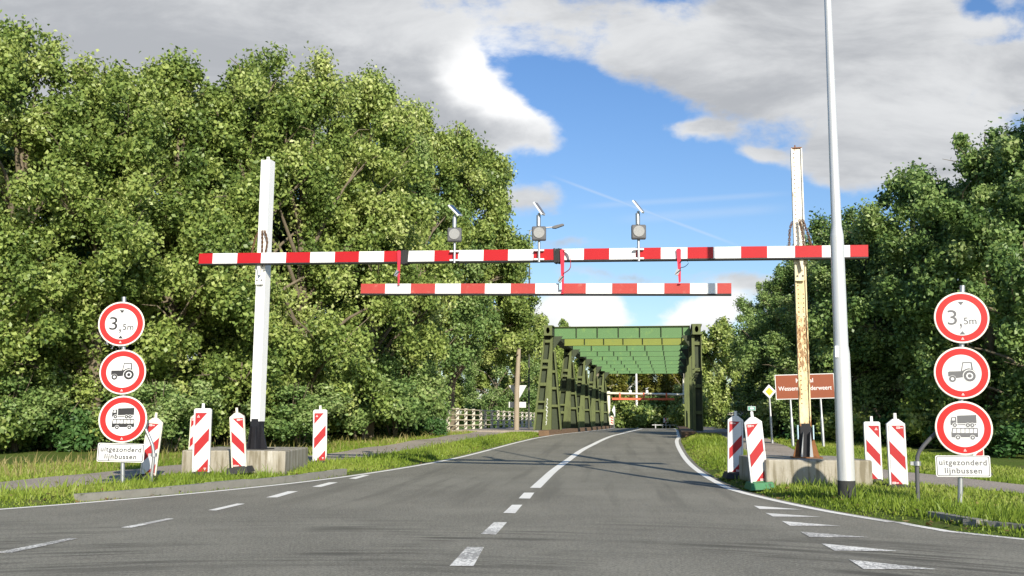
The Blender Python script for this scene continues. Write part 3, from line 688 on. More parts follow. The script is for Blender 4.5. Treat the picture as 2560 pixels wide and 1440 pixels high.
# straps
def strap(u, v0, v1, label, kind):
    a = onportal(u, v0, OFF + .03); b = onportal(u + (0 if kind < 2 else -2), v1, OFF + .03); hgt = a.z - b.z; S = 1 / 118
    T = thing('ratchet_strap', label, 'strap', (a.x, a.y, b.z), PA, 'red ratchet straps holding the lower beam')
    o = MB(); w = .045 if kind else .04
    o.slab([(-w, hgt + .004), (w * .9, hgt + .004), (w * .6, .03), (-w * .25, .0)], -.010, .0, 'red_strap')
    o.slab([(-w * .7, hgt + .004), (w * .5, hgt + .004), (w * .5, hgt + .02), (-w * .7, hgt + .02)], -.012, .22, 'red_strap')
    o.slab([(-w * .6, -.02), (w * .5, -.02), (w * .5, -.005), (-w * .6, -.005)], -.012, .2, 'red_strap')
    o.build('webbing', T)
    r = MB(); r.box((-.03, -.03, hgt * .32), (.07, .04, .12), 'galv', Matrix.Rotation(rad(25), 3, 'Y')); r.tube([(-.07, -.04, hgt * .26), (.03, -.045, hgt * .38)], .012, 'black', 8); r.build('ratchet', T)
    if kind:
        l = MB(); pts = resample([(.04, -.03, hgt), (.13, -.04, hgt * .93), (.17, -.045, hgt * .72), (.15, -.04, hgt * .55), (.02, -.035, hgt * .44)] if kind == 1 else [(.02, -.03, hgt * .63), (.13, -.04, hgt * .66), (.18, -.04, hgt * .58), (.10, -.035, hgt * .47), (.03, -.03, hgt * .46)], .03)
        for i in range(len(pts) - 1):
            p, q = Vector(pts[i]), Vector(pts[i + 1]); y = Vector((0, .04, 0))
            l.add([p - y, q - y, q + y, p + y], [(0, 1, 2, 3)], 'red_strap' if kind == 1 else 'black_web')
        l.build('loose_end', T)
    if kind == 1:
        l = MB(); l.box((-.035, -.02, .14), (.05, .012, .16), 'grey_blue'); l.build('care_tag', T)
strap(998, 629, 710, 'red ratchet strap beside the black tape on the left', 0)
strap(1406, 626, 732, 'red ratchet strap in the middle with a loose looping end and blue tag', 1)
strap(1697, 624, 708, 'red ratchet strap on the right with a short dark loose end', 2)
def wrap(u0, u1, v, label):
    a, b = onportal(u0, v, OFF), onportal(u1, v, OFF); w = (b - a).length; o = MB()
    k = int(w / .025)
    for i in range(k):
        o.box((w * (i + .5) / k, .085, random.uniform(-.004, .004)), (w / k * 1.15, .185 + random.uniform(0, .012), .27 + random.uniform(0, .02)), 'black_web', Matrix.Rotation(random.uniform(-.12, .12), 3, 'Y'), .006)
    tag(o.build('tape_wrap', None, a, PA), label, 'tape wrap', 'black wraps on the upper beam')
wrap(1002, 1020, 643, 'black wrap on the upper beam next to the left strap')
wrap(1384, 1404, 639, 'black wrap on the upper beam next to the middle strap')
# solar warning lamps
def flasher(u, vb, vt, label, tilt, src=None):
    a = onportal(u, vb, OFF + .06); k = 1.0
    T = thing('solar_warning_lamp', label, 'warning lamp', a, PA * .3, 'solar warning lamps on the upper beam')
    p = MB(); p.tube([(0, 0, 0), (0, 0, .98)], .026, 'galv', 10); p.build('pole', T)
    for z in (.055, .235):
        b = MB(); b.box((0, .015, z), (.20, .05, .035), 'white', bev=.006); b.build('clamp', T)
    h_ = MB(); h_.box((0, -.04, .56), (.28, .13, .28), 'housing', bev=.025); hs = h_.build('lamp_housing', T)
    l = MB(); l.tube([(0, -.10, .565), (0, -.122, .565)], [.115, .105], 'lens', 28); l.build('lens', hs)
    s = MB(); s.tube([(-.01, 0, .72), (-.01, 0, .94)], .042, 'galv', 8); s.build('battery_tube', T)
    R_ = Matrix.Rotation(rad(tilt), 3, 'Y') @ Matrix.Rotation(rad(14), 3, 'X')
    q = MB(); q.box((0, 0, 1.07), (.30, .26, .035), 'panel_back', R_, .004); q.box(R_ @ Vector((0, 0, .022)) + Vector((0, 0, 1.07)), (.27, .23, .006), 'solar', R_); q.build('solar_panel', T)
flasher(1136, 657, 530, 'solar warning lamp on the upper beam in front of the left trees', 46)
flasher(1347.5, 655, 530, 'middle solar warning lamp on the upper beam, near the curved street light', 56)
flasher(1597, 653, 530, 'solar warning lamp on the upper beam against clear blue sky', 52)

# ------------------------------------------------------------------ round signs on poles
def tractor(mb, c, k, y, mk, mw):
    P = lambda pts: [(c[0] + x * k, c[1] + z * k) for x, z in pts]
    mb.poly(P([(-1, -.22), (-1, .14), (-.93, .18), (-.1, .20), (.05, .22), (.28, .36), (.5, .42), (.75, .36), (.98, .16), (.6, -.1), (.1, -.28), (-.5, -.36), (-.72, -.18)]), y, mk)
    mb.poly(P([(-.06, .2), (.02, .2), (.13, .82), (.08, .90)]), y - .0008, mk); mb.poly(P([(.08, .90), (.12, .82), (.74, .82), (.76, .90)]), y - .0012, mk); mb.poly(P([(.68, .82), (.76, .86), (.82, .3), (.72, .3)]), y - .0016, mk)
    mb.disc(P([(.55, -.18)])[0], .50 * k, y - .0024, mw, 32); mb.disc(P([(.55, -.18)])[0], .44 * k, y - .0032, mk, 32); mb.disc(P([(.55, -.18)])[0], .25 * k, y - .004, mw, 28); mb.disc(P([(.55, -.18)])[0], .15 * k, y - .0048, mk, 24)
    mb.disc(P([(-.70, -.40)])[0], .27 * k, y - .0024, mw, 28); mb.ring(P([(-.70, -.40)])[0], .12 * k, .25 * k, y - .0036, mk, 24)
def truck(mb, c, k, y, mk, mw):
    P = lambda pts: [(c[0] + x * k, c[1] + z * k) for x, z in pts]
    mb.poly(P([(-.48, -.22), (-.48, .42), (1, .48), (1, -.18)]), y, mk); mb.poly(P([(-1, -.36), (-1, -.05), (-.92, .28), (-.55, .32), (-.55, -.3), (.95, -.25), (.95, -.36)]), y - .0008, mk)
    mb.poly(P([(-.9, .02), (-.84, .22), (-.66, .23), (-.66, .02)]), y - .0016, mw)
    for x in (-.68, .32, .66): mb.disc(P([(x, -.36)])[0], .20 * k, y - .0022, mw, 20); mb.disc(P([(x, -.36)])[0], .16 * k, y - .003, mk, 20); mb.disc(P([(x, -.36)])[0], .06 * k, y - .0038, mw, 12)
def bus(mb, c, k, y, mk, mw):
    P = lambda pts: [(c[0] + x * k, c[1] + z * k) for x, z in pts]
    mb.poly(P([(-1, -.32), (-1, .0), (-.92, .44), (.95, .46), (1, .40), (1, -.28)]), y, mk)
    for i in range(6):
        x = -.88 + i * .31; mb.poly(P([(x - (.03 if i == 0 else 0), .04), (x + .02, .37), (x + .26, .38), (x + .26, .05)]), y - .0012, mw)
    for x in (-.52, .58): mb.disc(P([(x, -.32)])[0], .21 * k, y - .0022, mw, 20); mb.disc(P([(x, -.32)])[0], .17 * k, y - .003, mk, 20); mb.disc(P([(x, -.32)])[0], .07 * k, y - .0038, mw, 12)
def sign_stack(u, v, Y, centres, rpx, plate_px, rz, label, ink, pole_top, brace, seed):
    base = hit(u, v, .07); D = base.y; k = D / F
    T = thing('prohibition_sign_post', label, 'traffic sign', base, rz, 'stacked prohibition signs either side of the road')
    loc = lambda uu, vv: (T.rotation_euler.to_matrix().inverted() @ (atY(uu, vv, D) - base))
    zt = loc(u, pole_top).z; xt = loc(pole_top * 0 + centres[0][0] + 4, pole_top).x
    p = MB(); p.tube([(0, .0, -.2), (xt, 0, zt)], .036, 'galv', 12); p.build('pole', T)
    names = ['round red ringed sign with the height limit 3,5m', 'round red ringed sign with a tractor', 'round red ringed sign with a truck above a bus']
    for i, (cu, cv) in enumerate(centres):
        c = loc(cu, cv); r = rpx[i] * k; y = -.075; o = MB(); ct = (c.x, c.z)
        # dished plate with rolled edge
        o.tube([(c.x, y + .03, c.z), (c.x, y + .004, c.z)], [r * .985, r], 'cream', 56); o.disc(ct, r * .985, y + .001, 'white_clean', 56)
        o.ring(ct, r * .70, r * .935, y - .001, 'red_bright', 64)
        w = 'white_clean'; yy = y - .001
        if i == 0:
            o.text('3', (c.x - r * .34, c.z + r * .02), r * .58, yy, ink, r * .34, .0); o.text(',', (c.x - r * .04, c.z - r * .06), r * .55, yy, ink, r * .075, .01)
            o.text('5m', (c.x + r * .30, c.z - r * .13), r * .27, yy, ink, r * .46, .008)
            o.poly([(c.x - r * .11, c.z + r * .62), (c.x + r * .11, c.z + r * .62), (c.x, c.z + r * .48)], yy, ink); o.poly([(c.x - r * .11, c.z - r * .66), (c.x + r * .11, c.z - r * .66), (c.x, c.z - r * .52)], yy, ink)
        elif i == 1: tractor(o, (c.x, c.z - r * .03), r * .49, yy, ink, w)
        else: truck(o, (c.x, c.z + r * .27), r * .45, yy, ink, w); bus(o, (c.x + r * .02, c.z - r * .20), r * .46, yy, ink, w)
        tr = r * .055; o.poly([(c.x - tr, c.z - r * .86), (c.x + tr, c.z - r * .86), (c.x, c.z - r * .765)], yy - .002, w); o.poly([(c.x - tr * .4, c.z - r * .845), (c.x + tr * .4, c.z - r * .845), (c.x, c.z - r * .80)], yy - .003, 'red_bright')
        o.build('round_sign', T, label=names[i])
        b = MB(); b.box((c.x, y + .05, c.z + r * .35), (.16, .05, .03), 'galv'); b.box((c.x, y + .05, c.z - r * .35), (.16, .05, .03), 'galv'); b.build('clamp', T)
    x0, v0, x1, v1, rot = plate_px; a, b = loc(x0, v0), loc(x1, v1); cx, cz = (a.x + b.x) / 2, (a.z + b.z) / 2; w_, h_ = abs(b.x - a.x), abs(a.z - b.z)
    o = MB(); y = -.07
    def rr(w2, h2, r_):
        out = []
        for sx, sz, a0 in ((1, 1, 0), (-1, 1, 90), (-1, -1, 180), (1, -1, 270)):
            for q in range(5):
                an = rad(a0 + q * 22.5); out.append((cx + sx * (w2 / 2 - r_) + r_ * math.cos(an), cz + sz * (h2 / 2 - r_) + r_ * math.sin(an)))
        return out
    o.slab(rr(w_, h_, .025), y, y + .02, 'white_clean'); o.poly(rr(w_ * .965, h_ * .92, .02), y - .001, ink); o.poly(rr(w_ * .935, h_ * .855, .017), y - .002, 'white_clean')
    o.text('uitgezonderd', (cx - w_ * .0, cz + h_ * .18), h_ * .26, y - .003, ink, w_ * .87, .022, 1.12); o.text('lijnbussen', (cx, cz - h_ * .20), h_ * .26, y - .003, ink, w_ * .68, .022, 1.12)
    po = o.build('text_plate', T, label='white plate reading uitgezonderd lijnbussen'); 
    po.matrix_local = Matrix.Translation((cx, 0, cz)) @ Matrix.Rotation(rad(rot), 4, 'Y') @ Matrix.Translation((-cx, 0, -cz))
    q = MB(); pts = [loc(*z) for z in brace]; d = .25
    pts = [Vector((z.x, .06 + d * i / (len(pts) - 1) * (-.1), z.z)) for i, z in enumerate(pts)]
    pts[-1].y = .04; q.tube(resample([pts[0] - Vector((0, 0, .25))] + pts, .08), .028, 'galv' if seed == 1 else 'housing', 10); br_ = q.build('brace', T)
    c = pts[1]; q = MB(); q.tube([(c.x, c.y, c.z - .03), (c.x, c.y, c.z + .03)], .05, 'galv', 12); q.box((c.x - .06, c.y, c.z), (.06, .03, .05), 'galv'); q.build('clamp', br_)
    return T
sign_stack(308, 1213, None, [(307, 811), (310, 930.5), (310, 1048)], [55.5, 55.5, 57.5], (250, 1108, 360, 1155, 1.5), rad(8), 'three dark-printed round prohibition signs over a text plate at the left roadside', 'black', 743, [(374, 1200), (381, 1138), (378, 1115), (362, 1075), (345, 1045)], 1)
sign_stack(2398, 1262, None, [(2400, 796), (2401, 933), (2406, 1070)], [64, 64.5, 66], (2338, 1138, 2471, 1192, -.5), rad(-14), 'three grey-faded round prohibition signs over a text plate at the right roadside', 'grey_print', 715, [(2300, 1243), (2298, 1160), (2303, 1130), (2328, 1098), (2352, 1075)], 2)

# ------------------------------------------------------------------ beacons
def beacon(u, v, hpx, style, diag, label, lean=0.0, rz=0.0, foot='dark_rubber', clean=True, yaw=0.0, lift=.08):
    b = hit(u, v, lift); Hh = hpx * b.y / F; Wd = Hh * .255
    T = thing('guide_beacon', label, 'traffic beacon', b, 0, 'red and white guide beacons', rot=(0, rad(lean), rad(yaw)))
    o = MB(); m_ = 'white_clean' if clean else 'cream'; hw = Wd / 2; y0, y1 = -.04, .04; r = Wd * .08
    if style == 'flat': out = [(-hw, .02), (hw, .02), (hw, Hh - r), (hw - r, Hh), (-hw + r, Hh), (-hw, Hh - r)]
    else: out = [(-hw * .92, .0), (0, -.02), (hw * .92, .0), (hw, .06), (hw, Hh * .93), (hw * .30, Hh), (-hw * .30, Hh), (-hw, Hh * .93), (-hw, .06)]
    o.slab(out, y0, y1, m_); o.slab([(-hw * .16, Hh), (hw * .16, Hh), (hw * .15, Hh + .10), (-hw * .15, Hh + .10)], -.018, .018, m_); o.build('body', T)
    f = MB(); pw = Wd * .80 / 2; z0, z1 = Hh * .055, Hh * .93 if style == 'flat' else Hh * .90
    f.poly([(-pw - .006, z0 - .006), (pw + .006, z0 - .006), (pw + .006, z1 + .006), (-pw - .006, z1 + .006)], y0 - .0015, 'grey_print'); f.poly([(-pw, z0), (pw, z0), (pw, z1), (-pw, z1)], y0 - .003, 'beacon_sheet')
    hh = z1 - z0; sl = hh * .135; th = hh * .215
    def clip(poly):
        for (k, s) in ((z0, 1), (z1, -1)):
            res = []
            for i in range(len(poly)):
                p, q = poly[i], poly[(i + 1) % len(poly)]; dp, dq = (p[1] - k) * s, (q[1] - k) * s
                if dp >= 0: res.append(p)
                if dp * dq < 0: t_ = dp / (dp - dq); res.append((p[0] + (q[0] - p[0]) * t_, k))
            poly = res
            if len(poly) < 3: return None
        return poly
    for c in (z0 - hh * .02, z0 + hh * .50, z0 + hh * 1.02):
        s = 1 if diag == '/' else -1
        q = clip([(-pw, c - th / 2 - s * sl / 1), (pw, c - th / 2 + s * sl), (pw, c + th / 2 + s * sl), (-pw, c + th / 2 - s * sl)])
        if q: f.poly(q, y0 - .0045, 'beacon_red')
    # small maker's marks in the red corners
    sx = -1 if diag == '/' else 1
    cx, cz = sx * pw * .58, z1 - hh * .055
    if style == 'flat' and clean:
        f.poly([(cx - .028, cz - .022), (cx + .028, cz - .022), (cx, cz + .028)], y0 - .006, 'white_clean'); f.poly([(cx - .013, cz - .012), (cx + .013, cz - .012), (cx, cz + .012)], y0 - .0075, 'red')
        cx, cz = -sx * pw * .6, z0 + hh * .05; f.poly([(cx - .026, cz + .022), (cx + .026, cz + .022), (cx, cz - .026)], y0 - .006, 'white_clean'); f.poly([(cx - .012, cz + .013), (cx + .012, cz + .013), (cx, cz - .009)], y0 - .0075, 'red')
    else:
        for (cx, cz) in ((sx * pw * .45, z1 - hh * .03), (-sx * pw * .5, z0 + hh * .035)):
            f.poly([(cx - .05, cz - .018), (cx + .01, cz - .018), (cx + .01, cz + .018), (cx - .05, cz + .018)], y0 - .006, 'white_clean')
            for j in range(3): f.poly([(cx - .042 + j * .016, cz - .01), (cx - .033 + j * .016, cz - .01), (cx - .033 + j * .016, cz + .01), (cx - .042 + j * .016, cz + .01)], y0 - .0075, 'red')
            for j in range(3): f.poly([(cx + .018 + j * .014, cz - .01), (cx + .027 + j * .014, cz - .01), (cx + .027 + j * .014, cz + .01), (cx + .018 + j * .014, cz + .01)], y0 - .006, 'white_clean')
    f.build('striped_panel', T)
    g = MB(); g.hexa([(-.22, -.32, -.05), (.22, -.32, -.05), (.22, .40, -.05), (-.22, .40, -.05)], [(-.18, -.27, .065), (.18, -.27, .065), (.18, .35, .065), (-.18, .35, .065)], foot); g.box((0, 0, .03), (Wd * .8, .14, .10), foot, None, .01); g.build('foot', T)
    return T
beacon(369, 1196, 148, 'slope', '/', 'dirty cream beacon half hidden behind the left stacked signs', 4.5, clean=False, yaw=10)
beacon(485, 1150, 112, 'slope', '/', 'beacon almost hidden behind another at the left end of the left block', 1, clean=False, lift=.10)
beacon(502, 1189, 164, 'flat', '/', 'clean flat topped beacon at the left end of the left concrete block', -.6, yaw=6)
beacon(599, 1176, 141, 'slope', '\\', 'slightly leaning shouldered beacon in front of the clean white post', -5.0, yaw=4, clean=False, lift=.20)
beacon(799, 1159, 132, 'flat', '/', 'flat topped beacon behind the right end of the left concrete block', -1.0, yaw=6)
beacon(1838, 1189, 146, 'slope', '/', 'scuffed shouldered beacon farther back left of the right concrete block', 1.5, yaw=-5)
beacon(1900, 1214, 167, 'slope', '/', 'leaning beacon on a green foot at the corner of the right block', -5.0, yaw=-4, foot='green_foot')
beacon(2186, 1208, 150, 'flat', '\\', 'flat topped beacon behind the right end of the right concrete block', -.3, yaw=-8)
beacon(2247, 1222, 170, 'slope', '\\', 'shouldered beacon standing in grass between lamp post and right stacked signs', -.5, yaw=-8)
beacon(2448, 1188, 100, 'slope', '/', 'cream beacon peeping out behind the right stacked signs', 0, yaw=-8, clean=False)

# ------------------------------------------------------------------ lamp post, far pole, small signs
b = atY(2117, 1234, 14.65); b.z = float(G(b.x, b.y))
T = thing('lamp_post', 'tall shiny aluminium lamp post with black sleeve at the right block', 'lamp post', b, 0)
o = MB(); zs = atY(2096, 590, b.y).z - b.z; o.tube([(0, 0, -.2), (0, 0, .27)], [.132, .128], 'dark_rubber', 28); o.build('sleeve', T)
o = MB(); zm = atY(2105, 885, b.y).z - b.z; o.tube([(0, 0, .27), (0, 0, zm), (0, 0, zm + .12), (0, 0, zs)], [.124, .120, .104, .098], 'alu', 32); o.tube([(0, 0, zs), (0, 0, zs + .16), (0, 0, 9.6)], [.098, .076, .042], 'alu', 32); o.build('shaft', T)
o = MB(); o.box((-.10, -.075, atY(2097, 880, b.y).z - b.z), (.05, .05, .17), 'panel_back'); o.build('number_plate', T)
o = MB(); o.tube(resample([(0, 0, 9.6), (0, .1, 9.9), (0, .5, 10.0), (0, 1.0, 10.02)], .1), .03, 'alu', 10); ar = o.build('arm', T); o = MB(); o.box((0, 1.25, 10.02), (.22, .6, .09), 'housing', bev=.03); o.build('lamp_head', ar)
b = hit(1291, 1084)
T = thing('sandy_post', 'sandy weathered post in front of the left railing, reaching up into the leaves', 'post', (b.x, b.y, b.z), 0)
zt = atY(1297, 868, b.y).z - b.z; o = MB(); o.tube([(0, 0, -.3), (.01, 0, zt * .5), (.10, 0, zt)], [.14, .13, .105], 'wood_pole', 20); o.build('shaft', T)
b4 = Vector((atY(1322, 1060, 56).x, 56.0, float(H(1.0, 56))))
T = thing('street_light', 'curved street light arm rising out of the leaves above the upper beam', 'street light', b4, 0)
q = lambda u, v: atY(u, v, 56.0) - b4
z1 = q(1322, 590).z; o = MB(); o.tube([(0, 0, -.3), (0, 0, 3), (0, 0, z1)], [.055, .05, .045], 'dark_rail', 14); o.build('pole', T)
o = MB(); o.tube(resample([(0, 0, z1), (.03, 0, z1 + .28), q(1334, 572.5), q(1350, 570), q(1381, 568)], .15), .045, 'galv', 10); ar = o.build('arm', T)
a = q(1381, 569); c = q(1410, 562.5); o = MB(); o.slab([(a.x, a.z + .05), (a.x + .12, a.z + .10), (c.x - .1, c.z + .06), (c.x, c.z + .02), (c.x, c.z - .03), (a.x + .2, a.z - .05), (a.x, a.z - .04)], -.13, .13, 'housing'); o.build('lamp_head', ar)
def plain_sign(name, label, cat, base, hgt, r, xs=(0,), mk='galv', rz=0.0, rot=None):
    T = thing(name, label, cat, base, rz, rot=rot)
    for x in xs:
        o = MB(); o.tube([(x, .04, -.2), (x, .04, hgt * .45), (x, .04, hgt * .47), (x, .04, hgt)], [r * 1.25, r * 1.2, r, r], mk, 10); o.build('pole', T)
    return T
# back of a yield sign with plate beneath, fixed behind the sandy pole
b2 = Vector((b.x + .04, b.y + .6, b.z)); kk = b2.y / F
T = plain_sign('yield_sign', 'back of a triangular yield sign with plate behind the sandy pole', 'traffic sign', b2, 3.0, .05)
qq = lambda u, v: atY(u, v, b2.y) - b2
o = MB(); p3 = [qq(1272, 963), qq(1317, 963), qq(1294.5, 1003)]; o.slab([(p.x, p.z) for p in p3], .09, .11, 'sign_grey'); o.build('triangle_plate', T)
o = MB(); p3 = [qq(1272, 1004.5), qq(1315, 1019)]; o.slab([(p3[0].x, p3[0].z), (p3[1].x, p3[0].z), (p3[1].x, p3[1].z), (p3[0].x, p3[1].z)], .09, .11, 'sign_grey'); o.build('lower_plate', T)
# brown canal name sign
b = hit(1985, 1118, .1); D = b.y; T = thing('canal_name_sign', 'brown canal name sign on two thin poles behind the rusty post', 'place sign', b, rad(-11), rot=(0, rad(-1.6), rad(-11)))
iv = T.rotation_euler.to_matrix().inverted(); lc = lambda u, v: iv @ (atY(u, v, D) - b)
a, c = lc(1937, 937), lc(2086, 996); cx, cz, w_, h_ = (a.x + c.x) / 2, (a.z + c.z) / 2, c.x - a.x, a.z - c.z
x2 = lc(2058, 1118).x
for x in (lc(1985, 1118).x - .02, x2):
    o = MB(); o.tube([(x, .05, -.4), (x, .05, .95), (x, .05, 1.0), (x, .05, cz)], [.052, .052, .038, .038], 'galv', 10); o.build('pole', T)
o = MB(); o.slab([(cx - w_/2, cz - h_/2), (cx + w_/2, cz - h_/2), (cx + w_/2, cz + h_/2), (cx - w_/2, cz + h_/2)], -.01, .02, 'white_clean'); w2, h2_ = w_ * .974, h_ * .94
o.poly([(cx - w2/2, cz - h2_/2), (cx + w2/2, cz - h2_/2), (cx + w2/2, cz + h2_/2), (cx - w2/2, cz + h2_/2)], -.0125, 'brown_sign')
o.text('Kanaal', (cx, cz + h_ * .25), h_ * .17, -.015, 'white_clean', w_ * .29, .012); o.text('Wessem - Nederweert', (cx, cz - h_ * .06), h_ * .17, -.015, 'white_clean', w_ * .90, .012)
for dz in (0, -.05): o.poly([(cx + x, cz - h_ * .33 + dz + .012 * math.sin(x * 30)) for x in np.linspace(-.09, .09, 9)] + [(cx + x, cz - h_ * .33 + dz - .02 + .012 * math.sin(x * 30)) for x in np.linspace(.09, -.09, 9)], -.015, 'white_clean')
o.build('sign_board', T)
# priority diamond
b = hit(1932, 1108, .1); D = b.y; T = plain_sign('priority_sign', 'yellow and white diamond priority sign left of the brown board', 'traffic sign', b, 1.9, .04, rot=(0, rad(-2.2), 0))
c = T.rotation_euler.to_matrix().inverted() @ (atY(1923, 979, D) - b); r = 16.5 * D / F; o = MB(); dm = lambda k: [(c.x - r*k, c.z), (c.x, c.z - r*k*1.07), (c.x + r*k, c.z), (c.x, c.z + r*k*1.07)]
o.slab(dm(1), -.01, .015, 'sign_grey'); o.poly(dm(.97), -.0125, 'white_clean'); o.poly(dm(.60), -.015, 'yellow'); o.build('diamond_plate', T)
# small green plate on its pole
b = hit(1881, 1108, .1); D = b.y; T = plain_sign('number_sign', 'small green number plate on a thin pole above the beacons', 'small sign', b, 1.32, .03)
c = atY(1879, 1021, D) - b; o = MB(); o.slab([(c.x - .14, c.z - .075), (c.x + .14, c.z - .075), (c.x + .14, c.z + .075), (c.x - .14, c.z + .075)], -.01, .01, 'white_clean'); o.poly([(c.x - .13, c.z - .065), (c.x + .13, c.z - .065), (c.x + .13, c.z + .065), (c.x - .13, c.z + .065)], -.0125, 'green_plate')
o.poly([(c.x - .05, c.z - .03), (c.x + .07, c.z - .03), (c.x + .07, c.z + .03), (c.x - .05, c.z + .03)], -.015, 'white_clean'); o.build('plate', T)

# ------------------------------------------------------------------ far end of the bridge: second height gauge and signs
YF = 104.0
def gfar(u, Y=YF): p = atY(u, 1060, Y); return Vector((p.x, p.y, float(H(p.x, p.y))))
b = gfar(1522); b.z -= .1; T = thing('far_gauge_post', 'slim white post of the second height gauge beyond the bridge', 'post', b, 0)
o = MB(); o.box((0, 0, (atY(1522, 978, YF).z - b.z) / 2), (.30, .28, atY(1522, 978, YF).z - b.z), 'cream', bev=.02); o.build('shaft', T); o = MB(); o.box((0, 0, .15), (.5, .5, .3), 'concrete'); o.build('foot', T)
b = gfar(1712); T2 = thing('far_gauge_post', 'dark post of the second height gauge behind the right bridge columns', 'post', b, 0)
o = MB(); o.box((0, 0, 3.2), (.30, .28, 6.4), 'cream', bev=.02); o.build('shaft', T2); o = MB(); o.box((0, 0, .15), (.5, .5, .3), 'concrete'); o.build('foot', T2)
a, c = atY(1513, 983, YF - .3), atY(1718, 987, YF - .3); o = MB(); o.tube([(0, 0, 0), (c.x - a.x, 0, c.z - a.z)], .13, 'cream', 4); tag(o.build('far_upper_beam', None, a), 'pale upper beam of the second height gauge beyond the bridge', 'barrier beam')
a, c = atY(1530, 997, YF - .3), atY(1686, 999.5, YF - .3); o = MB(); o.box(((c.x - a.x) / 2, 0, 0), (c.x - a.x, .2, .22), 'orange_red'); tag(o.build('far_lower_beam', None, a), 'orange red beam hanging under the pale one beyond the bridge', 'barrier beam')
for u, lb in ((1549.5, 'left'), (1609.5, 'middle'), (1666, 'right')):
    a, c = atY(u, 982, YF - .45), atY(u, 1000, YF - .45); o = MB(); o.box((0, 0, (c.z - a.z) / 2), (.16, .06, a.z - c.z), 'orange_red', bev=.01); tag(o.build('far_strap', None, a), f'{lb} orange strap of the second height gauge beyond the bridge', 'strap', 'orange straps beyond the bridge')
for u, v0, lb in ((1576, 968, 'left of the far white lamp pole'), (1617.5, 972, 'right of the far white lamp pole')):
    a, c = atY(u, 984, YF - .2), atY(u, v0, YF - .2); T = thing('far_warning_lamp', f'tiny solar warning lamp on the far beam {lb}', 'warning lamp', a, 0, 'solar warning lamps beyond the bridge')
    o = MB(); o.tube([(0, 0, -.1), (0, 0, c.z - a.z)], .04, 'galv', 8); o.build('pole', T); o = MB(); o.box((0, 0, .2), (.26, .12, .28), 'panel_back', bev=.02); o.build('lamp_housing', T); o = MB(); o.box((0, 0, c.z - a.z + .05), (.34, .3, .04), 'panel_back', Matrix.Rotation(rad(-25), 3, 'Y')); o.build('solar_panel', T)
b = gfar(1592, 112); T = thing('far_lamp_pole', 'thin white lamp pole seen through the bridge', 'lamp post', b, 0)
o = MB(); o.tube([(0, 0, 0), (0, 0, 3.5), (0, 0, 9)], [.14, .13, .09], 'white', 12); o.build('shaft', T); o = MB(); o.tube([(0, 0, 8.9), (.5, 0, 9.1), (1.0, 0, 9.1)], .05, 'white', 8); o.build('arm', T)
def far_beacon(u, w, v0, v1, label):
    b = gfar(u, 102); z1 = atY(u, v0, 102).z - b.z; z0 = atY(u, v1, 102).z - b.z; T = thing('far_beacon', label, 'traffic beacon', b, 0, 'beacons beyond the bridge'); hw = w * 102 / F / 2
    o = MB(); o.slab([(-hw, z0), (hw, z0), (hw, z1), (hw * .3, z1 + .12), (-hw * .3, z1 + .12), (-hw, z1)], -.04, .04, 'cream'); o.build('body', T)
    o = MB()
    for k in range(3):
        z = z0 + (z1 - z0) * (.12 + .3 * k); o.poly([(-hw * .7, z + .12), (hw * .7, z), (hw * .7, z + .16), (-hw * .7, z + .28)], -.0425, 'red_faded')
    o.build('striped_panel', T); o = MB(); o.box((0, 0, z0 / 2), (.4, .5, abs(z0) + .1), 'dark_rubber'); o.build('foot', T)
far_beacon(1529.5, 8, 1042, 1063, 'cream beacon right of the far slim white post'); far_beacon(1517.5, 6, 1040, 1060, 'pale beacon left of the far slim white post')
b = gfar(1535, 103); T = thing('far_round_sign', 'pale tilted sign seen edge on beyond the bridge', 'traffic sign', b, 0); c0 = atY(1535, 1028, 103) - b
o = MB(); o.tube([(0, 0, 0), (0, 0, c0.z + .4)], .04, 'galv', 8); o.build('pole', T); o = MB(); o.slab([(c0.x - .22, c0.z + .1), (c0.x + .02, c0.z + .62), (c0.x + .12, c0.z + .2), (c0.x + .1, c0.z - .65), (c0.x - .03, c0.z - .3)], -.06, -.03, 'panel_back'); o.build('plate', T)
YC = 101.5; b = gfar(1664, YC); T = thing('chevron_sign', 'square white sign with a red chevron in the far bend', 'traffic sign', b, 0); a, c = atY(1658.5, 1044.5, YC) - b, atY(1671.5, 1057, YC) - b; w_ = c.x - a.x; h_ = a.z - c.z; cx, cz = (a.x + c.x) / 2, (a.z + c.z) / 2
o = MB(); o.tube([(cx, .05, 0), (cx, .05, cz)], .04, 'galv', 8); o.build('pole', T)
o = MB(); o.slab([(a.x, c.z), (c.x, c.z), (c.x, a.z), (a.x, a.z)], -.01, .01, 'white_clean'); o.poly([(cx - w_*.33, cz + h_*.45), (cx - w_*.02, cz + h_*.45), (cx + w_*.30, cz), (cx, cz), ], -.0125, 'red'); o.poly([(cx - w_*.33, cz - h_*.45), (cx - w_*.02, cz - h_*.45), (cx + w_*.30, cz), (cx, cz)], -.0125, 'red'); o.build('board', T)
T = thing('guard_rail', 'low grey guard rail in the bend beyond the bridge', 'guard rail', gfar(1660, 114), 0); a, c = atY(1630, 1061.5, 114) - T.location, atY(1702, 1064, 114) - T.location
o = MB(); o.box(((a.x + c.x) / 2, 0, (a.z + c.z) / 2), (c.x - a.x, .04, .09), 'galv', bev=.012); o.build('rail', T)
for k in range(4):
    x = a.x + (c.x - a.x) * (k + .5) / 4; o = MB(); o.box((x, .06, a.z / 2), (.1, .08, abs(a.z) + .1), 'galv'); o.build('post', T)

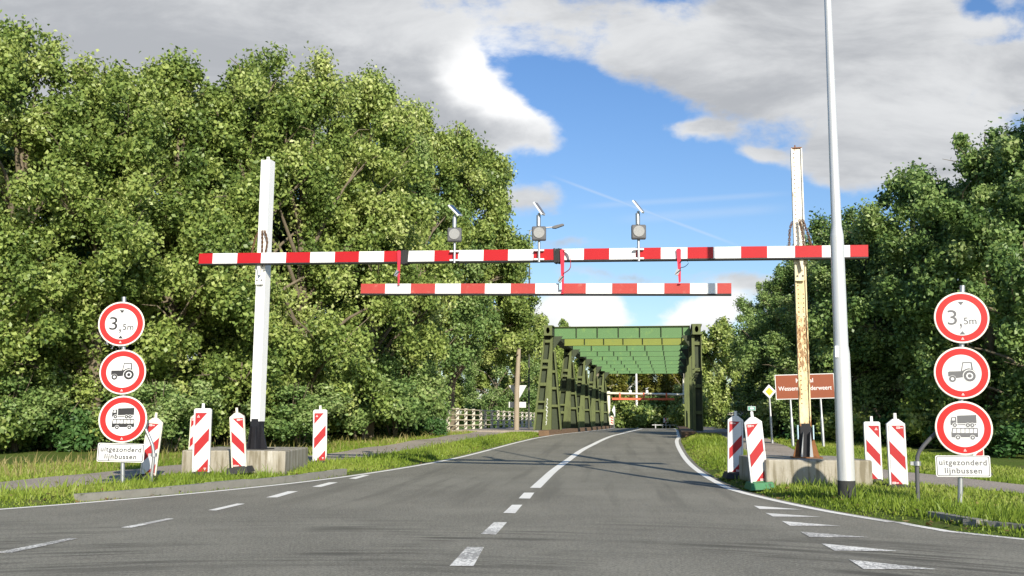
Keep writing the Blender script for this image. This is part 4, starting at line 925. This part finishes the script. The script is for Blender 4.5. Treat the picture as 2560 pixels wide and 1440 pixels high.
# ------------------------------------------------------------------ trees
def leaf_cloud(cent, rad_, n, size, r, flat=.85, droop=0.0):
    """leaf quads spread through clump shells; returns verts, faces, tone"""
    m_ = len(cent); idx = r.integers(0, m_, n)
    d = r.normal(size=(n, 3)); d /= np.linalg.norm(d, axis=1)[:, None]
    rr = rad_[idx] * (r.random(n) ** .62) * (1 + .25 * r.normal(size=n))
    p = cent[idx] + d * rr[:, None] * np.array([1, 1, flat]); p[:, 2] -= droop * r.random(n) ** 2
    nrm = d * .8 + r.normal(size=(n, 3)) * .70 + np.array([0, 0, .12]); nrm /= np.linalg.norm(nrm, axis=1)[:, None]
    tv = np.cross(nrm, r.normal(size=(n, 3))); tv /= np.linalg.norm(tv, axis=1)[:, None]; bv = np.cross(nrm, tv)
    L = size * (.65 + .7 * r.random(n)); w = L * (.55 + .25 * r.random(n))
    a = p - tv * (L * .5)[:, None]; c = p + tv * (L * .5)[:, None] - nrm * (L * .12)[:, None]
    b = p + bv * (w * .5)[:, None] + nrm * (L * .08)[:, None]; e = p - bv * (w * .5)[:, None] + nrm * (L * .08)[:, None]
    v = np.stack([a, b, c, e], 1).reshape(-1, 3); f_ = np.arange(4 * n).reshape(n, 4)
    ct = r.random(m_) * .5; tone = np.clip(ct[idx] + .5 * r.random(n), 0, 1)
    return v, f_, tone
def make_tree(seed, Ht, R_, z0, n_cl, n_lf, size, name, prof='oak', bark='bark', leaf='leaf', droop=0.0, lean=(0, 0)):
    r = np.random.default_rng(seed); cents = []; rads = []
    # a handful of big boughs, each with its own lobe of foliage, give the uneven outline
    nb = max(5, int(n_cl / 9)); lobes = []
    for i in range(nb):
        h_ = z0 + (Ht - z0) * (.06 + .90 * ((i + .5) / nb) ** .9); k = (h_ - z0) / (Ht - z0)
        env = R_ * (1.0 - .72 * max(0, k - .35) ** 1.25 / .65 ** 1.25) * (.78 + .22 * min(1, k / .2)) if prof == 'oak' else R_ * (.5 + .5 * math.sin(math.pi * min(1, k * .9 + .08)))
        an = i * 2.399 + r.normal() * .5; rho = env * (.55 + .33 * r.random()) * (0.35 if k > .88 else 1)
        lobes.append((np.array([rho * math.cos(an) + lean[0] * k, rho * math.sin(an) + lean[1] * k, h_]), R_ * (.30 + .16 * r.random()) * (1.0 - .45 * k)))
    for i in range(n_cl):
        c, lr = lobes[i % nb]; d = r.normal(size=3); d /= np.linalg.norm(d); q = c + d * lr * (.30 + .85 * r.random()) * np.array([1, 1, 1.15])
        q[2] = min(max(q[2], z0 * .8), Ht); cents.append(q); rads.append(R_ * (.075 + .075 * r.random()))
    for i in range(int(n_cl * .10)):                                     # inner fill
        k = r.random() ** .8; an = r.random() * 6.283; rho = R_ * .45 * r.random() * (1 - .6 * k)
        cents.append(np.array([rho * math.cos(an) + lean[0] * k, rho * math.sin(an) + lean[1] * k, z0 + (Ht - z0) * k * .92])); rads.append(R_ * .17)
    cents = np.array(cents); rads = np.array(rads)
    v, f_, tone = leaf_cloud(cents, rads, n_lf, size, r, 1.2, droop)
    T = bpy.data.objects.new(name, None); COL.objects.link(T); T.empty_display_size = .5
    cr = np_mesh('crown', v, f_, M[leaf], tone); cr.parent = T
    w = MB(); rnd = random.Random(seed); tz = Ht * .80; top = Vector((lean[0] * .8, lean[1] * .8, tz)); r0 = .022 * Ht
    tr = resample([(0, 0, -.3), (.12 * rnd.uniform(-1, 1), .12 * rnd.uniform(-1, 1), Ht * .22), (lean[0] * .4 + rnd.uniform(-.25, .25), lean[1] * .4 + rnd.uniform(-.2, .2), Ht * .5), top], .6)
    w.tube(tr, [r0 * (1.25 if i == 0 else 1 - .88 * i / (len(tr) - 1)) for i in range(len(tr))], bark, 9)
    for c, lr in lobes:
        k = min(len(tr) - 2, max(1, int(len(tr) * (c[2] * .62) / tz))); p = tr[k]; q = Vector(c); md = (p + q) / 2 + Vector((0, 0, .12 * (q - p).length)) + Vector((rnd.uniform(-.3, .3), rnd.uniform(-.3, .3), 0))
        pts = resample([p, md, q], .5); w.tube(pts, [r0 * (.34 - .26 * i / (len(pts) - 1)) for i in range(len(pts))], bark, 6, False)
        for _ in range(3):
            e = q + Vector((rnd.uniform(-1, 1), rnd.uniform(-1, 1), rnd.uniform(-.4, 1))) * lr; w.tube([md.lerp(q, .6), q.lerp(e, .5) + Vector((0, 0, .1)), e], [r0 * .12, r0 * .08, r0 * .03], bark, 5, False)
    w.build('trunk', T); return T
PROTO = {}
def proto(key, *a, **k): PROTO[key] = make_tree(*a, **k)
proto('oakA', 11, 14, 4.4, .9, 165, 88000, .145, 'oak_tree')
proto('oakB', 12, 14, 4.2, .8, 155, 86000, .145, 'oak_tree')
proto('oakC', 13, 14, 4.6, 1.0, 170, 88000, .145, 'oak_tree')
proto('over', 14, 13, 4.1, 4.2, 150, 76000, .145, 'overhanging_tree', lean=(1.6, .9))
proto('darkA', 15, 12, 4.4, .7, 160, 72000, .155, 'broadleaf_tree', leaf='leaf_dark')
proto('darkB', 16, 12, 4.2, .6, 150, 72000, .155, 'broadleaf_tree', leaf='leaf_dark')
proto('fern', 17, 9, 3.4, .2, 130, 34000, .24, 'feathery_tree', leaf='leaf_cool', droop=.5)
proto('yel', 18, 9, 3.0, .3, 110, 26000, .24, 'yellowing_tree', prof='round', leaf='leaf_yel', bark='bark_lt')
proto('weep', 19, 10, 3.2, .4, 110, 26000, .22, 'drooping_tree', prof='round', leaf='leaf_yel', droop=2.4, bark='bark_lt')
USED = set()
BASEH = dict(oakA=14, oakB=14, oakC=14, over=13, darkA=12, darkB=12, fern=9, yel=9, weep=10)
def tree(key, u, vtop, D, label, group, rz=0.0, wide=1.0, mat=None, zb=None):
    p = atY(u, vtop, D); gz = float(G(p.x, D)) if zb is None else zb; hgt = (p.z - gz); k = hgt / (BASEH[key] * 1.0)
    src = PROTO[key]
    if key in USED: o = copy_thing(src, (p.x, D, gz), rz, label, group)
    else: o = src; USED.add(key); o.location = (p.x, D, gz); o.rotation_euler = (0, 0, rz); o['label'] = label; o['group'] = group
    o['category'] = 'tree'; kx = wide * (.5 + .5 * k); o.scale = (kx, kx, k)
    if mat:
        for ch in o.children:
            if ch.name.startswith('crown'): ch.material_slots[0].link = 'OBJECT'; ch.material_slots[0].material = M[mat]
    return o
GL, GLB = 'tall oaks along the left roadside', 'trees behind the left roadside oaks'
tree('oakA', 70, 62, 30, 'tallest oak at the left edge of the photo, above the left signs', GL, .4)
tree('oakB', -160, 130, 28.5, 'oak cut off by the left edge of the photo', GL, 2.0)
tree('oakC', 290, 185, 31, 'oak rising right of the left stacked signs', GL, 1.2)
tree('oakB', 470, 150, 32, 'oak left of the clean white post with a pale topped crown', GL, 3.6)
tree('oakA', 630, 135, 33.5, 'oak directly behind the top of the clean white post', GL, 5.0)
tree('oakC', 780, 180, 35, 'oak right of the clean white post with a stepped top', GL, 2.9)
tree('oakB', 940, 195, 38.5, 'oak with the twin tipped crown over the lower beam end', GL, 4.7, .95)
tree('oakA', 1035, 262, 49, 'oak set back behind the twin tipped crown', GL, 2.2, .9)
tree('over', 1075, 330, 50.0, 'overhanging tree whose branches reach towards the middle solar lamp', GL, -.45, 1.0)
tree('over', 1136, 560, 52.0, 'lower overhanging tree beside the far street light and sandy pole', GL, -.75, 1.08)
for u, vt, D, rz, key, lb in ((-40, 200, 37, 1, 'oakC', 'tree behind the leftmost oak'), (180, 260, 38, 2.5, 'oakA', 'tree in the gap behind the tallest oak'), (385, 250, 39, .3, 'oakB', 'tree behind the oaks left of the white post'), (560, 240, 40, 4, 'oakC', 'tree in the second row left of the white post top'),
                          (720, 260, 42, 5.5, 'oakB', 'tree in the second row right of the white post top'), (880, 300, 44, 1.7, 'oakA', 'tree in the dip between two roadside oaks'), (1010, 360, 46, 3.1, 'oakC', 'tree behind the twin tipped oak')):
    tree(key, u, vt, D, lb + ' on the left', GLB, rz, 1.0, 'leaf_dark')
GR = 'dark broadleaf trees along the right side'
tree('darkA', 2600, 270, 30, 'dark tree cut off by the right edge of the photo', GR, .5)
tree('darkB', 2440, 350, 32.5, 'dark tree directly behind the right stacked signs', GR, 1.9)
tree('darkA', 2300, 440, 35.5, 'dark tree right of the tall lamp post', GR, 3.3)
tree('darkB', 2160, 535, 39, 'dark tree behind the right end of the upper beam', GR, 4.4)
tree('darkA', 2060, 560, 44, 'dark tree directly behind the rusty post', GR, 5.6, .95)
tree('over', 1950, 655, 43.0, 'dark tree left of the rusty post above the brown board', GR, -.3, .75, 'leaf_dark')
tree('darkB', 2095, 640, 38, 'lower dark tree directly behind the brown board', GR, .2, 1.0)
tree('darkA', 2520, 420, 38, 'dark tree in the second row behind the right signs', GR, 2.7)
tree('darkB', 2360, 520, 42, 'dark tree in the second row right of the lamp post', GR, 3.9)
tree('darkA', 2220, 600, 47, 'dark tree in the second row behind the upper beam end', GR, 1.1)
GF = 'trees beyond the canal'; FARB = []
tree('darkB', 1912, 715, 93, 'grey green tree beyond the canal left of the brown board', GF, 2.2, 1.0)
tree('fern', 1800, 800, 92, 'tree just right of the bridge beyond the canal', GF, .7, 1.1, 'leaf')
tree('fern', 1850, 850, 70, 'feathery fresh green tree over the right railing', GF, 2.9, .8, zb=-1)
tree('fern', 1985, 800, 66, 'feathery tree behind the brown board', GF, 4.1, 1.0, zb=-1)
tree('fern', 1290, 800, 95, 'feathery tree behind the sandy pole and railing', GF, 1.3, 1.0)
tree('fern', 1190, 850, 92, 'feathery tree above the left railing', GF, 3.3, 1.0)
tree('darkB', 1240, 770, 90, 'dark tree beyond the canal between railing and sandy pole', GF, 2.6, 1.0)
tree('fern', 1350, 795, 100, 'tree left of the bridge beyond the canal', GF, 5.2, 1.0, 'leaf')
tree('oakB', 1090, 700, 96, 'tree beyond the canal behind the overhanging trees', GF, 2.0, 1.0)
for u, D, sz, lb in ((1150, 84, .9, 'nearest the left end of the railing'), (1212, 86, 1.0, 'midway along the railing'), (1275, 87, 1.0, 'just left of the sandy post'), (1330, 88, 1.0, 'between sandy post and bridge')):
    FARB.append((u, D, sz, lb))
tree('fern', 1415, 806, 106, 'tree peeping over the left top corner of the bridge', GF, 2.5, .9, 'leaf')
tree('yel', 1490, 850, 116, 'yellow green tree behind the left bridge columns', GF, 1, 1.3)
tree('yel', 1548, 880, 124, 'yellowing tree behind the far orange beam', GF, 2.2, 1.5)
tree('darkA', 1605, 850, 134, 'dark tree in the middle of the view through the bridge', GF, .3, .9)
tree('weep', 1655, 870, 126, 'drooping tree right of the far white lamp pole', GF, .3, 1.3)
tree('weep', 1715, 860, 122, 'drooping tree behind the right bridge columns', GF, 3.0, 1.2)
tree('darkB', 1760, 840, 112, 'dark tree beyond the right bridge columns', GF, 4.0, 1.0)

# ------------------------------------------------------------------ bushes
def make_bush(seed, R_, Hh, n, size, leaf):
    r = np.random.default_rng(seed); m_ = 34; an = r.random(m_) * 6.283; rho = R_ * r.random(m_) ** .6
    c = np.stack([rho * np.cos(an), rho * np.sin(an), Hh * (.12 + .75 * r.random(m_) * (1 - .5 * (rho / R_) ** 2))], 1)
    v, f_, tone = leaf_cloud(c, np.full(m_, R_ * .24) * (.7 + .6 * r.random(m_)), n, size, r)
    T = bpy.data.objects.new('bush', None); COL.objects.link(T); o = np_mesh('foliage', v, f_, M[leaf], tone); o.parent = T
    w = MB(); rd = random.Random(seed)
    for _ in range(7):
        a = rd.random() * 6.283; w.tube([(.1 * math.cos(a), .1 * math.sin(a), -.1), (R_ * .35 * math.cos(a), R_ * .35 * math.sin(a), Hh * .5), (R_ * .6 * math.cos(a + .3), R_ * .6 * math.sin(a + .3), Hh * .85)], [.03, .022, .008], 'bark', 6, False)
    w.build('stems', T); return T
BP = [make_bush(31, 1.5, 1.9, 6500, .15, 'leaf'), make_bush(32, 1.6, 2.3, 6500, .16, 'leaf_dark'), make_bush(33, 1.3, 1.5, 6000, .14, 'leaf_cool')]
BP.append(make_bush(34, 1.9, 4.0, 20000, .14, 'leaf_dark'))  # dark leaf colour stands in for shade low under the crowns
BU = set()
def bush(i, x, y, sc, label, group, rz, zb=None):
    z = float(G(x, y)) if zb is None else zb; src = BP[i]
    if i in BU: o = copy_thing(src, (x, y, z), rz, label, group)
    else: o = src; BU.add(i); o.location = (x, y, z); o.rotation_euler = (0, 0, rz); o['label'] = label; o['group'] = group
    o['category'] = 'bush'; o.scale = sc
rb = random.Random(5)
GBL, GBR = 'undergrowth at the foot of the left oaks', 'undergrowth at the foot of the right trees'
marks_l = ['at the left edge of the photo', 'below the tallest oak', 'left of the left stacked signs', 'behind the left stacked signs', 'between the signs and the left block', 'behind the beacons at the left block', 'behind the black foot of the white post', 'behind the right end of the left block', 'right of the left block', 'left of the pale railing', 'touching the left end of the pale railing']
for i, lb in enumerate(marks_l):
    u = -60 + i * 100; D = 28.2 + i * 1.15 + (i > 8) * 2.0; p = atY(u, 1100, D)
    bush((0, 3, 2, 3)[i % 4] if i < 9 else 2, p.x, D, (1.15, 1.0, rb.uniform(.75, 1.25)) if i % 2 == 0 or i > 8 else (.9, .8, rb.uniform(.5, .75)), 'leafy bush ' + lb, GBL, rb.random() * 6)
    p = atY(u + 55, 1100, D + 3.2); bush(3, p.x, D + 2.6, (1.0, .9, rb.uniform(.62, .95)), 'tall thicket set back, ' + lb, GBL, rb.random() * 6)
marks_r = ['at the right edge of the photo', 'behind the right stacked signs', 'between beacons and right stacked signs', 'right of the lamp post', 'left of the lamp post', 'behind the rusty post', 'under the brown board', 'behind the diamond sign', 'by the right railing']
for i, lb in enumerate(marks_r):
    u = 2600 - i * 88; D = 28.5 + i * 1.5 + (i > 6) * 3; p = atY(u, 1090, D)
    bush((i + 1) % 2 + (1 if i % 2 == 0 else 0), p.x, D, (1.15, 1.0, rb.uniform(.7, 1.1)), 'low bush ' + lb, GBR, rb.random() * 6)
    p = atY(u + 40, 1090, D + 3); bush(3, p.x, D + 3, (1.0, .9, rb.uniform(.6, .9)), 'tall dark thicket ' + lb, GBR, rb.random() * 6)
for (u, D, sx, sz, lb) in ((430, 28.6, .8, .62, 'leafy shrub hiding a trunk left of the left concrete block'), (752, 32.2, .9, .62, 'leafy shrub hiding a trunk right of the white post'), (900, 37.5, 1.1, 1.0, 'tall shrub below the twin tipped oak'), (985, 39.5, 1.15, 1.05, 'tall shrub hiding the trunk right of the twin tipped oak'), (1015, 42.5, .85, 1.0, 'tall shrub at the foot of the overhanging trees')):
    p = atY(u, 1060, D); bush(3, p.x, D, (sx, sx, sz), lb, GBL, rb.random() * 6)
for (u, D, s, lb) in ((1072, 41.5, .65, 'bright bush at the near end of the left railing'), (1500, 108, 1.6, 'bush left of the far slim white post'), (1555, 110, 2.0, 'round bush right of the far slim white post'), (1625, 122, 2.2, 'dark bush in the far bend'), (1690, 121, 2.2, 'bush behind the chevron sign'), (1740, 100, 1.8, 'bush beyond the right bridge columns')):
    p = atY(u, 1060, D); bush(2 if D < 60 else (1 if 'dark' in lb else 0), p.x, D, (s, s, s), lb, 'bushes by the bridge', rb.random() * 6)

for (u, D, sz, lb) in FARB:
    p = atY(u, 1060, D); bush(3, p.x, D, (1.25, 1.1, sz), 'dark bush beyond the canal ' + lb, 'bushes by the bridge', rb.random() * 6)
# ------------------------------------------------------------------ grass
PLa = np.array([(p.x, p.y) for p in PL]); PRa = np.array([(p.x, p.y) for p in PR])
def dist_path(x, y, P):
    d = np.full(len(x), 1e9)
    for i in range(len(P) - 1):
        a, b = P[i], P[i + 1]; ab = b - a; t = np.clip(((x - a[0]) * ab[0] + (y - a[1]) * ab[1]) / (ab @ ab), 0, 1)
        d = np.minimum(d, np.hypot(x - a[0] - t * ab[0], y - a[1] - t * ab[1]))
    return d
def grass(name, n, y0, y1, wmax, h0, h1, mat, seed, clump, dry=False, far=(0, 99)):
    r = np.random.default_rng(seed); y = y0 + (y1 - y0) * r.random(n) ** 1.35; side = r.random(n) < .5
    off = .10 + wmax * r.random(n) ** 1.3; x = np.where(side, xl(y) - off / .8, xr(y) + off / .9)
    s, t = sst(x, y); ok = (outd(x, y) > far[0]) & (dist_path(x, y, PLa) > .80 + .12 * r.random(n)) & (dist_path(x, y, PRa) > .76 + .12 * r.random(n)) & (s < -2.5) & (np.abs(x) < 22)
    ok &= (np.sin(x * 2.1 + 1.3 * np.sin(y * 1.1)) + np.sin(y * 1.7 + x * .6) > clump - 1.2 * r.random(n)) | (outd(x, y) > .45)
    # kept clear under the concrete blocks
    ok &= ~((np.abs(x + 5.6) < 1.02) & (np.abs(y - 21.25) < 1.33)) & ~((np.abs(x - 5.42) < .92) & (np.abs(y - 18.55) < 1.11))
    if dry: ok &= (x < 0)
    x, y = x[ok], y[ok]; n = len(x); z = G(x, y) - .01; an = r.random(n) * 6.283
    edge = np.clip(outd(x, y) / .7, .35, 1); hh = (h0 + (h1 - h0) * r.random(n) ** 1.6) * edge; w = .004 + .005 * r.random(n) + y * .00022
    lean = r.normal(size=(n, 2)) * .38 * hh[:, None]; cx, cy = np.cos(an) * w, np.sin(an) * w; base = np.stack([x, y, z], 1)
    a = base + np.stack([cx, cy, 0 * x], 1); b = base - np.stack([cx, cy, 0 * x], 1); md = base + np.stack([lean[:, 0] * .35, lean[:, 1] * .35, hh * .6], 1)
    c = md + np.stack([-cx, -cy, 0 * x], 1) * .7; e = md + np.stack([cx, cy, 0 * x], 1) * .7; tip = base + np.stack([lean[:, 0], lean[:, 1], hh], 1)
    v = np.stack([a, b, c, e, tip, tip + .001], 1).reshape(-1, 3); i = np.arange(n)[:, None] * 6
    f_ = np.concatenate([i + np.array([0, 1, 2, 3]), i + np.array([3, 2, 4, 5])]); tn = np.clip(.5 * r.random(n) + .25 + .2 * np.sin(x * .9 + y * .5), 0, 1)
    o = np_mesh(name, v, f_, M[mat], np.concatenate([tn, tn])); o['kind'] = 'stuff'; return o
grass('grass', 320000, 9, 47, 6.5, .03, .11, 'blade', 41, -.5)
grass('dry_grass', 12000, 11, 46, 7.5, .12, .36, 'blade_dry', 42, .3, True, far=(2.4, 99))
grass('verge_weeds', 9000, 9, 40, 1.5, .10, .28, 'blade', 43, .6)

def litter(n, seed):
    r = np.random.default_rng(seed); y = 9 + 36 * r.random(n) ** 1.3; side = r.random(n) < .5
    off = .16 + 2.4 * r.random(n) ** 2; x = np.where(side, xl(y) - off / .8, xr(y) + off / .9)
    s_, t_ = sst(x, y); ok = s_ < -3; x, y = x[ok], y[ok]; n = len(x)
    z = np.maximum(G(x, y), np.where(outd(x, y) < .1, H(x, y), -9)) + .022 + .03 * r.random(n) * (outd(x, y) > .2); an = r.random(n) * 6.283; L = .022 + .03 * r.random(n)
    c, s2 = np.cos(an) * L, np.sin(an) * L; p = np.stack([x, y, z], 1); zt = .012 * r.normal(size=n)
    v = np.stack([p + np.stack([c, s2, zt], 1), p + np.stack([-s2 * .6, c * .6, -zt], 1), p + np.stack([-c, -s2, zt], 1), p + np.stack([s2 * .6, -c * .6, 0 * zt], 1)], 1).reshape(-1, 3)
    o = np_mesh('fallen_leaves', v, np.arange(4 * n).reshape(n, 4), M['leaf_litter'], r.random(n)); o['kind'] = 'stuff'
M['leaf_litter'] = leaf_mat('dry_fallen_leaves', [(.10, .06, .025), (.22, .13, .05), (.34, .24, .09), (.45, .36, .16)], .15, .2)
litter(1500, 77)
